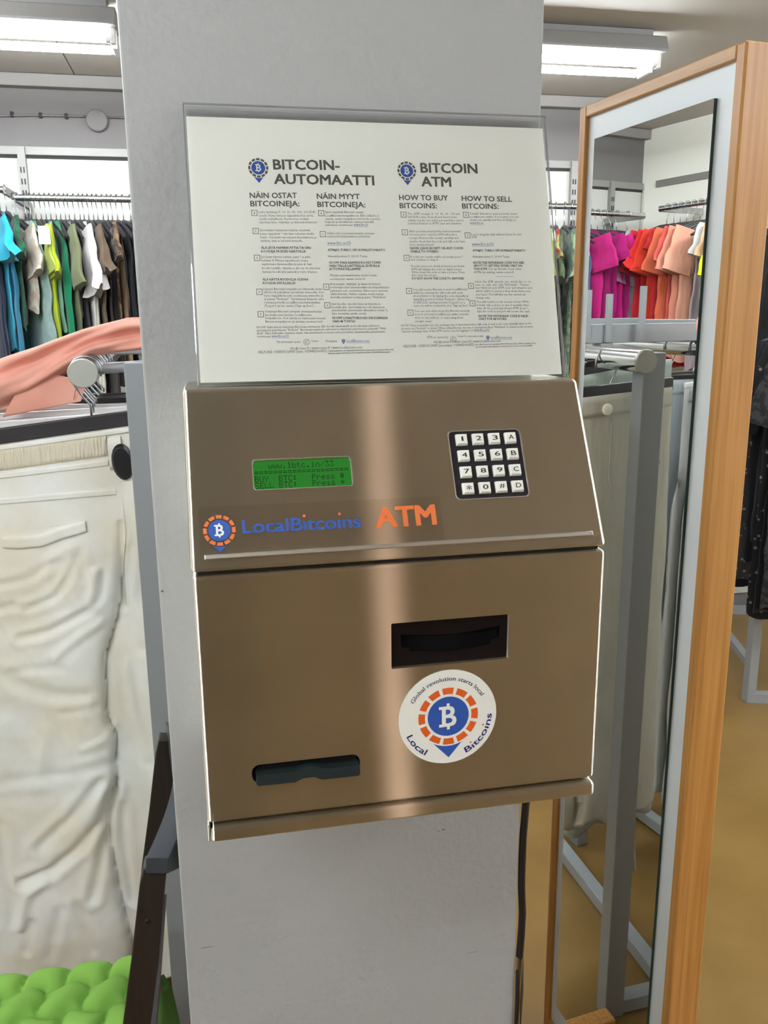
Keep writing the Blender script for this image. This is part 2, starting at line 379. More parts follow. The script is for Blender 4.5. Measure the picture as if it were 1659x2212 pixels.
# ------------------------------------------------------------------ the cash machine on the column
XL, W, D = -.11393, .31916, .15
ZB, Z2, Z1, ZLB, ZT, DY = 1.20295, 1.2174, 1.41638, 1.41956, 1.54516, .06953
BK = -.001
mach = thing('cash_machine', 'brushed steel bitcoin cash machine mounted on the grey column', 'cash machine', (XL+W/2, -D/2, ZB))
LF = frame((XL, -D, ZLB), (1, 0, 0), (0, DY, ZT-ZLB))            # lid plane: origin at lower left corner
BF = frame((XL, -D, Z2), (1, 0, 0), (0, 0, 1))                    # front panel plane
body = ob('lower_box', MB().box((XL, -D, Z2), (XL+W, BK, Z1)), M['steel'], mach, bevel=.003, seg=3)
mm = lambda *a: [q/1000 for q in a]
boolean(body, [cutter(BF, rrect(*mm(145.7, 114.8, 240.2, 152)+[.001], n=2), -.03, .01), cutter(BF, rrect(*mm(35.3, 30.2, 119.8, 45.9)+[.0065]), -.022, .01)])
lid = ob('lid', MB().prism([(-D, ZLB), (-D+DY, ZT), (BK, ZT), (BK, ZLB)], XL-.0012, XL+W+.0012, 0), M['steel'], mach, bevel=.0038, seg=4)
boolean(lid, [cutter(LF, rrect(*mm(48, 60.4, 123, 84)+[.0028]), -.0055, .01), cutter(LF, rrect(*mm(203, 44.7, 262.6, 101.3)+[.004]), -.002, .01)])
ob('seam_shadow_strip', MB().box((XL+.004, -D+.006, Z1-.001), (XL+W-.004, BK, ZLB+.001)), M['black_plastic'], mach)  # black strip standing in for the shade in the lid seam
ob('ridge_strip', MB().box((.0094, .0094, -.0004), (.3098, .0129, .0016), LF), M['steel_bright'], mach, bevel=.0006, smooth=60)
lip = ob('bottom_lip', MB().box((XL+.002, -D-.004, ZB), (XL+W-.0005, BK, Z2-.0022)), M['steel'], mach, bevel=.0032, seg=4, smooth=40)
ob('side_flange', MB().box((XL-.0002, -D-.001, ZB), (XL+.0016, BK, Z2)), M['steel'], mach, bevel=.0006)
# display
scr = ob('display', MB().box((.0475, .060, -.0058), (.1235, .0845, -.0048), LF), M['lcd'], mach)
ob('display_rim', MB().add(*[(lambda v, f_: ([LF @ (p+Vector((0, 0, .0001))) for p in v], f_))(*plate([rrect(*mm(47.6, 60, 123.4, 84.4)+[.0031]), rrect(*mm(48.2, 60.6, 122.8, 83.8)+[.0026])], .0006))][0]), M['steel_bright'], mach)
G57 = {'w': '0,0,17,17,21,21,10', '.': '0,0,0,0,0,12,12', 'l': '12,4,4,4,4,4,14', 'b': '16,16,22,25,17,17,30', 't': '8,8,28,8,8,9,6', 'c': '0,0,14,16,16,17,14', 'i': '4,0,12,4,4,4,14', 'n': '0,0,22,25,17,17,17', '/': '0,1,2,4,8,16,0', '3': '31,2,4,2,1,17,14', '=': '0,0,31,0,31,0,0', 'B': '30,17,17,30,17,17,30', 'U': '17,17,17,17,17,17,14', 'Y': '17,17,17,10,4,4,4', 'T': '31,4,4,4,4,4,4', 'C': '14,17,16,16,16,17,14', ':': '0,12,12,0,12,12,0', 'P': '30,17,17,30,16,16,16', 'r': '0,0,22,25,16,16,16', 'e': '0,0,14,17,31,16,14', 's': '0,0,14,16,14,1,30', '#': '10,10,31,10,31,10,10', 'S': '15,16,16,14,1,1,30', 'E': '31,16,16,30,16,16,31', 'L': '16,16,16,16,16,16,31', '*': '0,4,21,14,21,4,0'}
dots = MB()
for row, (txt, vc) in enumerate(zip(("   www.lbtc.in/33", "="*20, "BUY  BTC:   Press #", "SELL BTC:   Press *"), (80.6, 75.5, 70.4, 65.3))):
    for col, ch in enumerate(txt):
        if ch == ' ': continue
        for ry, bits in enumerate(G57[ch].split(',')):
            for rx in range(5):
                if int(bits) >> (4-rx) & 1:
                    u0, v0 = (49.2+col*3.62+rx*.6)/1000, (vc+2.2-ry*.66)/1000
                    dots.add([LF @ Vector(q) for q in ((u0, v0-.00056, -.00465), (u0+.00054, v0-.00056, -.00465), (u0+.00054, v0, -.00465), (u0, v0, -.00465))], [(0,1,2,3)])
ob('display_text', dots, M['lcd_dot'], scr)
# keypad
kp = ob('keypad', MB().box((.2025, .0442, -.0022), (.2631, .1018, -.0013), LF), M['black_panel'], mach)
kr = MB(); v_, f_ = plate([rrect(*mm(202.5, 44.2, 263.1, 101.8)+[.0045]), rrect(*mm(203.2, 44.9, 262.4, 101.1)+[.004])], .0006); kr.add([LF @ (p+Vector((0, 0, .0001))) for p in v_], f_)
ob('keypad_rim', kr, M['steel_bright'], mach)
key = MB()
def ring4(h, z): return [(-h, -h, z), (h, -h, z), (h, h, z), (-h, h, z)]
key.loft([ring4(.0046, -.0013), ring4(.0046, .0012), ring4(.0043, .0014), ring4(.0039, .0034)])
key_me = key.mesh('key', M['key'], bevel=.0004, seg=2, smooth=40)
leg = MB()
for i, rowk in enumerate(('123A', '456B', '789C', '*0#D')):
    for j, ch in enumerate(rowk):
        c = LF @ Vector((.21308+j*.01352, .09364-i*.01352, 0))
        k_ = link('key', key_me, kp, local=True); k_.matrix_parent_inverse = chain(kp).inverted()
        mw = LF.copy(); mw.translation = c; k_.matrix_basis = mw
        vs, fs = letters(ch, 1, 0 if ch == '1' else .006, 3); x0, x1 = min(q.x for q in vs), max(q.x for q in vs); y0, y1 = min(q.y for q in vs), max(q.y for q in vs)
        hh = .0038; ww = .0016 if ch == '1' else .0044
        leg.add([mw @ Vector((-ww/2+(q.x-x0)/(x1-x0)*ww, -hh/2+(q.y-y0)/(y1-y0)*hh, .00347)) for q in vs], fs)
ob('key_legends', leg, M['black_panel'], kp)
# clear film sticker with the logo and lettering
fs_ = ob('film_sticker', MB().add([LF @ Vector(q) for q in ((.0065, .0132, .0002), (.1892, .0130, .0002), (.1896, .0482, .0002), (.0066, .0492, .0002))], [(0,1,2,3)]), M['film'], mach)
LFl = LF @ Matrix.Translation((0, 0, .0003))
logo(LFl, fs_, .021, .0308, .0117, M['orange_soft'], tip=1.40)
tb = MB(); fit_text(tb, 'LocalB\u0131tco\u0131ns', .0375, .0277, .1258, .0272, .0102, .022, 4); ob('lettering', tb.xf(LFl), M['blue'], fs_)
td = MB()
for cu_ in (.0836, .1104): td.add([(x, y, 0) for x, y in circ(cu_, .0384, .0011, 14)], [tuple(range(14))])
ob('letter_dots', td.xf(LFl), M['orange_soft'], fs_)
ta = MB(); fit_text(ta, 'ATM', .1371, .0262, .1848, .0262, .0162, .035, 4); ob('lettering', ta.xf(LFl), M['orange_soft'], fs_)
# note mouth
bz = MB(); SM = 14
mouth = [(153.6+80.9*k/SM, 141.5-3.4*math.sin(math.pi*k/SM)+.6*k/SM) for k in range(SM+1)]+[(233.8, 132.5), (227.5, 131.2), (226.4, 127.5)]+[(226.4-64*k/SM, 127-3.0*math.sin(math.pi*k/SM)) for k in range(1, SM)]+[(161.5, 126.6), (160.5, 129.5), (154.2, 130.6)]
v_, f_ = plate([rrect(*mm(145.8, 114.9, 240.1, 151.9)+[.0006], n=2), [(a/1000, c/1000) for a, c in mouth]], .004)
bz.add([BF @ (p+Vector((0, 0, -.005-(.1519-p.y)*.02))) for p in v_], f_)
mt_ = ob('note_mouth', bz, mat('note_mouth_plastic', srgb(17, 10, 11), .4, 0, .3), mach, smooth=30)
ob('note_channel', MB().box((.147, .116, -.0295), (.239, .151, -.024), BF), M['black_plastic'], mt_)
# receipt slot
rs = MB(); lp = [(38.3, 38.6), (38.3, 32.5), (39.8, 31.0)]+[(u, 30.9-.0075*(u-39)) for u in (50, 60, 68)]+[(72, 32.2), (75, 33.3), (79, 33.6), (83, 33.2), (86, 31.6), (89, 30.4)]+[(105, 30.2), (117.6, 30.1), (119, 31.5), (119, 37.6)]+[(92, 38.2), (88, 38.8), (84, 40.6), (79, 41), (73, 40.2), (69, 38.5)]
v_, f_ = plate([[(a/1000, c/1000) for a, c in lp]], .012)
rs.add([BF @ (p+Vector((0, 0, -.002+(.0005 if p.z > 0 else 0)+(.0345-p.y)*.25*(p.z > 0)))) for p in v_], f_)
rp = ob('receipt_lip', rs, mat('receipt_plastic', srgb(34, 42, 42), .28), mach, bevel=.0008, smooth=40)
ob('receipt_throat', MB().box((.0357, .0306, -.0215), (.1194, .0455, -.0165), BF).add([BF @ Vector(q) for q in ((.040, .0382, -.003), (.1175, .0374, -.003), (.1175, .0452, -.0165), (.040, .0452, -.0165))], [(0,1,2,3)]), M['black_plastic'], rp)
# round sticker
RF = BF @ Matrix.Translation((.1911, .0697, .0003)) @ Matrix.Rotation(R(1.0), 4, 'Z')
rd = ob('round_sticker', MB().add([RF @ Vector((x, y, 0)) for x, y in circ(0, 0, .0403, 72)], [tuple(range(72))]), M['white'], mach)
logo(RF @ Matrix.Translation((.0003, .0006, 0)), rd, 0, 0, .0245, M['orange'], tip=1.47)
def arc_text(s, rad, a0, a1, cap, off, inside):
    vs, fs = letters(s, 1., off, 3); x0, x1 = min(v.x for v in vs), max(v.x for v in vs); ky = cap/.729; out = []
    for v in vs:
        a = R(a0+(a1-a0)*(v.x-x0)/(x1-x0)); rr = rad+v.y*ky*(-1 if inside else 1)
        out.append((rr*math.cos(a), rr*math.sin(a), .00015+v.z))
    return out, fs
ob('lettering', MB().add(*arc_text('Global revolution starts local', .0312, 152, 29, .0036, .004, False)).xf(RF), mat('dark_sticker_ink', srgb(52, 46, 78), .6), rd)
nv = MB(); nv.add(*arc_text('Local', .0364, 201, 238, .0052, .014, True)); nv.add(*arc_text('B\u0131tco\u0131ns', .0364, 294, 358, .0052, .014, True))
ob('lettering', nv.xf(RF), M['navy'], rd)
nd_ = MB()
for a in (307.5, 340.5): nd_.add([(x, y, .0002) for x, y in circ(.0308*math.cos(R(a)), .0308*math.sin(R(a)), .0008, 12)], [tuple(range(12))])
ob('letter_dots', nd_.xf(RF), M['orange'], rd)

# power cable and its tape
cb = MB().tube([(.190, -.06, 1.21), (.205, -.03, 1.17), (.2065, .004, 1.10), (.2045, .004, 1.06), (.2035, .002, 1.028), (.2045, .004, 1.00), (.207, .005, .965), (.2065, .005, .94), (.205, .004, .915), (.2035, .0, .895), (.2035, -.001, .86), (.2035, .0, .80), (.2035, 0, .6), (.205, .002, .3), (.206, .01, .006), (.26, .06, .006), (.30, .25, .006)], .0042, 8)
tag(ob('power_cable', cb, M['cable'], smooth=180), 'black power cable running down the edge of the grey column', 'cable')
tp = MB(); tv = []
for k in range(9):
    z = .915-k*.05; wv = .003*math.sin(k*1.7)
    tv += [(.1992, .0005, z), (.2035, -.0058+wv*.2, z), (.2095+wv*.5, .004, z-.004*(k == 0)), (.1995, .022+wv, z)]
tp.add(tv, [(i*4+j, i*4+j+1, i*4+j+5, i*4+j+4) for i in range(8) for j in range(3)])
tag(ob('clear_tape', tp, M['tape'], smooth=180), 'strip of clear tape holding the black cable to the column edge', 'tape')

# ------------------------------------------------------------------ the sign in its acrylic holder
SO = (-.10122, -.0685, 1.54886); ST = .29067
SF = frame(SO, (1, 0, 0), (0, math.sin(ST), math.cos(ST)))
hold = thing('sign_holder', 'clear acrylic sign holder standing on top of the cash machine', 'sign holder', (SO[0]+.1485, SO[1], SO[2]))
ob('front_panel', MB().box((-.0023, -.003, .0012), (.3012, .2225, .0030), SF), M['acrylic'], hold, bevel=.0006, seg=1)
ob('back_panel', MB().box((-.0023, -.003, -.0030), (.3012, .2225, -.0012), SF), M['acrylic'], hold, bevel=.0006, seg=1)
for a, c in ((-.0023, -.0012), (.3000, .3012)): ob('side_edge', MB().box((a, -.003, -.0011), (c, .2225, .0011), SF), M['acrylic_edge'], hold)
ob('top_edge', MB().box((-.0023, .2212, .0031), (.3012, .2228, .0036), SF), M['acrylic_edge'], hold)
ob('bottom_edge', MB().box((-.0011, -.003, -.0011), (.2999, -.0015, .0011), SF), M['acrylic'], hold)
sheet = thing('instruction_sheet', 'white paper sheet of printed bitcoin instructions in two languages', 'notice', (SO[0]+.1485, SO[1], SO[2]))
ob('paper', MB().box((0, 0, -.0001), (.2985, .2134, .0001), SF), M['paper'], sheet)
TEXT = [
    ("BITCOIN-", 66.2, 171.9, 120.3, 172.6, 'H'),
    ("AUTOMAATTI", 66.2, 160.0, 148.2, 160.4, 'H'),
    ("NÄIN OSTAT", 46.2, 147.9, 83.9, 148.5, 'h'),
    ("BITCOINEJA:", 46.3, 141.2, 85.6, 141.8, 'h'),
    ("NÄIN MYYT", 99.9, 148.2, 135.3, 148.5, 'h'),
    ("BITCOINEJA:", 100.0, 141.4, 139.4, 141.7, 'h'),
    ("BITCOIN", 188.0, 172.1, 237.4, 172.5, 'H'),
    ("ATM", 187.9, 160.4, 213.6, 160.5, 'H'),
    ("HOW TO BUY", 168.1, 148.3, 209.8, 148.6, 'h'),
    ("BITCOINS:", 168.1, 141.4, 199.9, 141.7, 'h'),
    ("HOW TO SELL", 221.7, 148.5, 265.8, 148.4, 'h'),
    ("BITCOINS:", 221.6, 141.9, 253.5, 142.0, 'h'),
    ("Laite hyväksyy 5, 10, 20, 50, 100, 200 EUR", 52.6, 135.7, 97.9, 136.3, 'n'),
    ("setelit. Paina laitteen näppäintä # ja syötä", 52.5, 132.8, 95.9, 133.4, 'n'),
    ("setelit rauhallisesti. Kertaostoa voidaan", 52.6, 130.1, 92.4, 130.6, 'n'),
    ("rajoittaa laite-, käyttäjä- ja tilannekohtaisesti", 52.6, 127.4, 98.5, 127.9, 'n'),
    ("Syötettyäsi haluamasi määrän seteleitä,", 52.6, 120.9, 93.1, 121.3, 'n'),
    ("paina näppäintä * niin laite tulostaa sinulle", 52.7, 118.0, 95.8, 118.4, 'n'),
    ("kuitin. Ota kuitti varovaisesti kirjoittimesta ja", 52.7, 115.1, 97.5, 115.4, 'n'),
    ("tarkista, että se tulostui kunnolla.", 52.7, 112.3, 86.3, 112.5, 'n'),
    ("Siirrä myytävät Bitcoinit omaan", 106.0, 136.4, 137.4, 136.8, 'n'),
    ("LocalBitcoins-lompakkoosi. Ellet sellaista jo", 105.8, 133.5, 150.3, 134.1, 'n'),
    ("omista, uuden lompakon voit luoda nopeasti,", 105.6, 130.8, 151.2, 131.4, 'n'),
    ("helposti ja turvallisesti rekisteröitymällä", 105.6, 128.3, 145.6, 128.7, 'n'),
    ("palveluun osoitteessa", 105.7, 125.8, 127.9, 126.0, 'n'),
    ("Valitse tätä nostoautomaattia vastaava", 106.3, 118.9, 145.3, 119.2, 'n'),
    ("nettiosoite kirjautuaksesi palveluun.", 106.2, 116.3, 142.1, 116.6, 'n'),
    ("Humalistonkatu 5, 20100 Turku", 106.2, 99.9, 138.2, 100.0, 'n'),
    ("ÄLÄ JÄTÄ PAPERIKUITTIA TAI SEN", 52.8, 106.5, 92.4, 106.7, 'b'),
    ("KOODEJA MUIDEN NÄKYVILLE!", 52.7, 103.6, 88.3, 103.7, 'b'),
    ("ATM#33, TURKU, UFF HUMALISTONKATU:", 106.1, 105.0, 153.6, 105.2, 'b'),
    ("www.lbtc.in", 128.8, 126.1, 140.5, 126.2, 'l'),
    ("www.lbtc.in/33", 106.1, 110.4, 125.2, 110.5, 'l'),
    ("Jos kuitti tulostui selvästi, paina * ja jatka", 52.6, 99.2, 91.7, 99.3, 'n'),
    ("kohtaan 4. Muussa tapauksessa suojaa", 52.6, 96.3, 89.5, 96.4, 'n'),
    ("näyttöruutu kämmenelläsi ja paina #. Saat", 52.7, 93.3, 92.5, 93.4, 'n'),
    ("koodin ruudulle - kirjoita se ylös tai ota siitä kuva.", 52.6, 90.1, 99.3, 90.1, 'n'),
    ("Saatuasi koodin ylös paina # ja ruutu tyhjenee.", 52.7, 87.1, 96.8, 87.1, 'n'),
    ("Lunasta Bitcoinit lompakkoosi lukemalla kuitin", 52.6, 73.2, 99.7, 73.0, 'n'),
    ("QR-koodi puhelimen tai tabletin kameralla. Voit", 52.8, 70.6, 100.8, 70.3, 'n'),
    ("myös näppäillä koodin osoitteessa www.lbtc.in", 52.8, 67.8, 100.2, 67.5, 'n'),
    ("ja painaa \"Redeem\". Tarvittaessa kirjaudu joko", 52.8, 65.1, 100.5, 64.8, 'n'),
    ("olemassaolevilla LocalBitcoins-tunnuksillasi", 52.8, 62.3, 97.2, 62.0, 'n'),
    ("(\"Log in\") tai luo uudet (\"Sign up free\")", 52.8, 59.6, 91.8, 59.3, 'n'),
    ("Ostamasi Bitcoinit siirtyvät olemassaolevaan", 52.8, 55.1, 98.2, 54.6, 'n'),
    ("tai sinulle juuri luotuun LocalBitcoins-", 52.8, 52.3, 90.1, 51.9, 'n'),
    ("lompakkoon. Voit siirtää ne halutessasi toiseen", 52.9, 49.7, 100.9, 49.1, 'n'),
    ("Bitcoin-lompakkoon tai aloittaa ostokset heti!", 52.9, 46.9, 98.2, 46.4, 'n'),
    ("Muiden automaattiemme tiedot löydät", 106.9, 84.2, 145.1, 84.2, 'n'),
    ("osoitteesta: www.coiner.fi", 106.3, 81.2, 135.0, 81.2, 'n'),
    ("Automaatti-, käyttäjä- ja tilannekohtaisen", 106.2, 77.1, 147.8, 77.0, 'n'),
    ("nostorajan näet alasvetovalikosta kirjauduttuasi", 106.2, 74.4, 154.5, 74.2, 'n'),
    ("palveluun e.m. osoitteissa. Näet myös tarjotun", 106.2, 71.6, 153.4, 71.4, 'n'),
    ("vaihtokurssin. Valitse summa minkä haluat", 106.2, 68.9, 149.8, 68.6, 'n'),
    ("kerralla seteleinä nostaa ja paina \"Withdraw\"", 106.2, 66.2, 151.8, 66.0, 'n'),
    ("Saat koodin, ota siitä kuva tai kirjoita se", 106.3, 60.8, 146.5, 60.5, 'n'),
    ("huolella ylös. Syötettyäsi koodin kyseiseen", 106.3, 58.1, 149.8, 57.8, 'n'),
    ("automaattiin (automaatin alkuvalikon kohta *),", 106.3, 55.6, 152.4, 55.2, 'n'),
    ("laite luovuttaa sinulle setelit", 106.4, 52.9, 134.2, 52.6, 'n'),
    ("HUOM! Vaihtokurssi määräytyy Bitcoineja ostettaessa QR- koodin lukuhetkellä tai koodia käsin selaimeen", 45.6, 42.3, 144.4, 42.6, 'n'),
    ("syötettäessä painettaessa \"Redeem\". Bitcoineja myytäessä vaihtokurssi määräytyy painettaessa selaimella \"With-", 45.4, 39.9, 150.2, 40.2, 'n'),
    ("draw\". Näet kulloinkin voimassa olevat, tätä automaattia koskevat vaihtokurssimme kirjautumalla palveluumme", 45.5, 37.5, 148.8, 37.6, 'n'),
    ("osoitteessa", 45.5, 35.1, 56.1, 34.9, 'n'),
    ("Tätä automaattia operoi", 60.3, 30.5, 79.5, 30.2, 'n'),
    ("Coiner", 88.2, 30.7, 94.0, 30.7, 'n'),
    ("Yhteistyössä", 99.6, 30.5, 108.9, 30.3, 'n'),
    ("info@coiner.fi | www.coiner.fi | www.localbitcoins.com", 71.0, 24.9, 129.1, 24.9, 'n'),
    ("HELPLINE: +358505124987 (vara: +358442066455)", 45.8, 22.2, 100.1, 22.3, 'n'),
    ("Toimistoaikamme on arkisin klo 0900-1700 mutta soita tai tekstaa milloin vain,", 100.9, 22.7, 155.3, 23.0, 't'),
    ("ellemme pysty vastaamaan heti, palaamme asiaan mahdollisimman pian.", 101.1, 20.8, 151.8, 21.1, 't'),
    ("ÄLÄ NÄYTÄ RUUDULLA OLEVAA", 52.6, 80.8, 88.9, 80.8, 'b'),
    ("KOODIA SIVULLISILLE!", 52.6, 77.9, 78.4, 77.8, 'b'),
    ("HUOM! PIAN SAAMASI KOODI TOIMII", 106.7, 94.6, 148.8, 94.7, 'b'),
    ("VAIN TÄLLÄ LAITTEELLA, EI MUILLA", 106.3, 91.9, 148.1, 92.0, 'b'),
    ("AUTOMAATEILLAMME!", 106.3, 89.3, 132.2, 89.3, 'b'),
    ("HUOM! LUNASTUSKOODI ON VOIMASSA", 106.4, 49.2, 151.9, 48.7, 'b'),
    ("VAIN 48 TUNTIA!", 106.3, 46.4, 124.8, 46.2, 'b'),
    ("www.lbtc.in/33.", 56.9, 35.1, 70.9, 34.9, 'l'),
    ("LocalBitcoins.com", 116.7, 30.2, 135.3, 29.9, 'c'),
    ("The  ATM  accepts  5,  10,  20,  50,  100 and", 174.5, 135.9, 218.8, 136.5, 'n'),
    ("200 EUR notes. Press # and insert notes", 174.5, 133.2, 216.3, 133.7, 'n'),
    ("calmly one by one. Limit per purchase can be", 174.4, 130.4, 222.0, 131.0, 'n'),
    ("restricted based on ATM, user and situation", 174.3, 127.8, 219.6, 128.3, 'n'),
    ("After you have inserted the desired amount", 174.6, 121.2, 218.6, 121.6, 'n'),
    ("of notes press * and the ATM will print a", 174.6, 118.4, 215.2, 118.8, 'n'),
    ("receipt. Remove the receipt carefully and", 174.5, 115.6, 216.4, 115.9, 'n'),
    ("double check that the code and QR-code have", 174.5, 112.6, 221.9, 113.0, 'n'),
    ("been clearly printed.", 174.5, 109.9, 195.0, 110.0, 'n'),
    ("Transfer bitcoins to your personal, secure", 227.7, 136.8, 269.8, 137.3, 'n'),
    ("LocalBitcoins wallet. If necessary, you can", 227.6, 134.0, 270.5, 134.6, 'n'),
    ("create one quickly and free of charge at", 227.5, 131.4, 268.0, 131.9, 'n'),
    ("Log in using the web address below for this", 227.9, 119.0, 272.0, 119.4, 'n'),
    ("ATM", 227.9, 116.5, 232.5, 116.6, 'n'),
    ("Humalistonkatu 5, 20100 Turku", 227.7, 100.0, 259.7, 100.1, 'n'),
    ("NEVER LEAVE RECEIPT OR ANY CODES", 174.5, 106.8, 219.8, 107.1, 'b'),
    ("VISIBLE TO OTHERS!", 174.5, 104.1, 198.4, 104.2, 'b'),
    ("ATM#33, TURKU, UFF HUMALISTONKATU:", 227.9, 105.2, 274.7, 105.4, 'b'),
    ("www.lbtc.in", 227.4, 128.8, 239.0, 128.9, 'l'),
    ("www.lbtc.in/33", 227.7, 110.3, 246.7, 110.4, 'l'),
    ("If codes are clearly visible on receipt press *", 174.4, 99.7, 219.3, 99.8, 'n'),
    ("and continue to step 4", 174.4, 97.3, 197.1, 97.3, 'n'),
    ("If codes were not clearly printed press # and", 174.5, 91.9, 219.6, 92.0, 'n'),
    ("ATM will display the code on digital screen.", 174.3, 89.2, 217.6, 89.3, 'n'),
    ("Write down the code or take a picture. Press", 174.3, 86.8, 219.7, 86.8, 'n'),
    ("# to clear the screen.", 174.3, 84.3, 195.4, 84.3, 'n'),
    ("You will receive Bitcoins to your LocalBitcoins", 174.5, 72.2, 221.1, 72.4, 'n'),
    ("wallet by scanning the QR-code with your", 174.4, 69.6, 216.8, 69.4, 'n'),
    ("phone/tablet or by typing the code manually at", 174.3, 67.0, 221.5, 66.7, 'n'),
    ("and pressing \"Redeem\". Either log", 186.6, 64.2, 221.9, 63.9, 'n'),
    ("in with your existing account (\"Log in\") or a", 174.4, 61.5, 217.9, 61.2, 'n'),
    ("new one will be created for you \"Sign up free\".", 174.4, 58.8, 221.0, 58.5, 'n'),
    ("You can now either keep the Bitcoins securely", 174.6, 54.3, 221.6, 54.2, 'n'),
    ("at your personal LocalBitcoins wallet, transfer", 174.5, 51.7, 220.8, 51.2, 'n'),
    ("them to any address, or start using them", 174.4, 48.8, 215.5, 48.4, 'n'),
    ("straight away!", 174.4, 45.8, 188.6, 45.7, 'n'),
    ("You can find info of our other", 240.3, 89.6, 269.7, 89.6, 'n'),
    ("ATMs by visiting: www.coiner.fi", 227.8, 86.8, 262.4, 86.7, 'n'),
    ("Select  the  EUR  amount  you  would  like  to  re-", 227.9, 78.8, 277.6, 78.7, 'n'),
    ("ceive  in  cash  and  click \"Withdraw\".  Transac-", 227.9, 76.1, 275.7, 76.0, 'n'),
    ("tion limits are per ATM, user and situation and", 228.0, 73.6, 277.8, 73.4, 'n'),
    ("will be visible to you in a drop-down menu once", 228.0, 70.8, 276.4, 70.6, 'n'),
    ("you log in. You will also see the current ex-", 228.0, 67.9, 272.0, 67.7, 'n'),
    ("change rate", 227.9, 65.1, 239.9, 65.0, 'n'),
    ("You will receive a code on your screen. Write", 228.2, 61.6, 274.1, 61.5, 'n'),
    ("it down, take a photo or save it carefully other-", 228.1, 58.9, 274.3, 58.5, 'n'),
    ("wise. At the previously chosen ATM, press *,", 228.0, 56.3, 273.1, 55.9, 'n'),
    ("type the code in and you will receive the cash.", 228.0, 53.7, 274.3, 53.2, 'n'),
    ("NOTE! When buying Bitcoins, the exchange rate is determined when QR-code is read or the code manually input on the", 162.7, 42.3, 274.9, 42.9, 'n'),
    ("browser and \"Redeem\" is clicked. When selling Bitcoins, the rate is determined when \"Withdraw\" is clicked on the browser.", 162.7, 39.8, 276.6, 40.2, 'n'),
    ("Current exchange rates of this ATM can be seen by logging in on", 162.7, 37.4, 223.5, 37.6, 'n'),
    ("ATMs are operated by:", 183.6, 32.5, 201.8, 32.2, 'n'),
    ("Coiner In corporation with:", 209.2, 33.0, 232.1, 32.6, 'n'),
    ("info@coiner.fi | www.coiner.fi | www.localbitcoins.com", 189.2, 28.2, 246.7, 28.3, 'n'),
    ("HELPLINE: +358505124987 (secondary: +358442066455)", 163.3, 25.0, 223.4, 25.4, 'n'),
    ("Our office hours are weekdays 0900-1700, but call or SMS us anytime. If we", 224.1, 25.9, 277.4, 26.3, 't'),
    ("can not answer immediately we will get back to you as soon as possible", 224.2, 23.9, 274.1, 24.3, 't'),
    ("DO NOT SHOW THE CODE TO ANYONE!", 174.3, 81.5, 218.6, 81.4, 'b'),
    ("NOTE! THE WITHDRAW CODE YOU ARE", 227.8, 94.8, 272.2, 94.9, 'b'),
    ("ABOUT TO GET WILL WORK ONLY ON", 227.8, 92.3, 270.3, 92.3, 'b'),
    ("THIS ATM!", 227.7, 89.5, 239.5, 89.5, 'b'),
    ("NOTE! THE WITHDRAW CODE IS VALID", 228.9, 49.5, 272.4, 49.1, 'b'),
    ("ONLY FOR 48 HOURS!", 228.9, 47.1, 253.2, 46.8, 'b'),
    ("www.lbtc.in", 174.4, 64.1, 185.9, 64.1, 'l'),
    ("www.lbtc.in/33", 224.1, 37.8, 237.5, 37.6, 'l'),
    ("LocalBitcoins.com", 238.1, 31.3, 256.7, 31.0, 'c'),
]
STEPS = [(49.1, 135.8, 1), (49.3, 121.0, 2), (49.2, 99.2, 3), (49.4, 71.7, 4), (49.5, 53.7, 5), (102.7, 136.2, 1), (102.9, 118.9, 2), (103.1, 75.6, 3), (103.0, 60.5, 4), (170.9, 136.0, 1), (171.0, 121.1, 2), (171.0, 99.5, 3), (171.2, 71.9, 4), (171.1, 53.8, 5), (224.4, 136.5, 1), (224.5, 119.0, 2), (224.4, 76.0, 3), (224.6, 61.2, 4)]
TX = {k: MB() for k in 'Hhnbltc'}
CAP = dict(H=.0085, h=.0046, n=.0019, b=.0020, l=.0022, t=.0012, c=.0024); OFF = dict(H=.026, h=.018, n=0, b=.014, l=0, t=.008, c=.0)
und = MB()
for s, u0, v0, u1, v1, stl in TEXT:
    cap = CAP[stl]
    if s == 'www.lbtc.in/33' and u1-u0 > 15: cap = .0028
    if s.startswith(('info@', 'HELP')): cap = .0023
    fit_text(TX[stl], s, u0/1000, v0/1000, u1/1000, v1/1000, cap, OFF[stl], 2 if stl in 'Hh' else 1, .0002)
    if stl in 'lc': und.add([(u0/1000, v0/1000-.0007, .0002), (u1/1000, v1/1000-.0007, .0002), (u1/1000, v1/1000-.0005, .0002), (u0/1000, v0/1000-.0005, .0002)], [(0,1,2,3)])
for k, nm, mt in (('H', 'heading_text', 'ink'), ('h', 'column_heading_text', 'ink'), ('n', 'body_text', 'ink_small'), ('b', 'warning_text', 'ink_bold'), ('t', 'fine_print', 'ink_bold'), ('l', 'web_addresses', 'ink_blue'), ('c', 'company_name', 'ink_blue')):
    ob(nm, TX[k].xf(SF), M[mt], sheet)
ob('underlines', und.add([(.2463, .0839, .0002), (.2624, .0839, .0002), (.2624, .0841, .0002), (.2463, .0841, .0002)], [(0,1,2,3)]).xf(SF), M['ink_blue'], sheet)
sb = MB(); sd = MB()
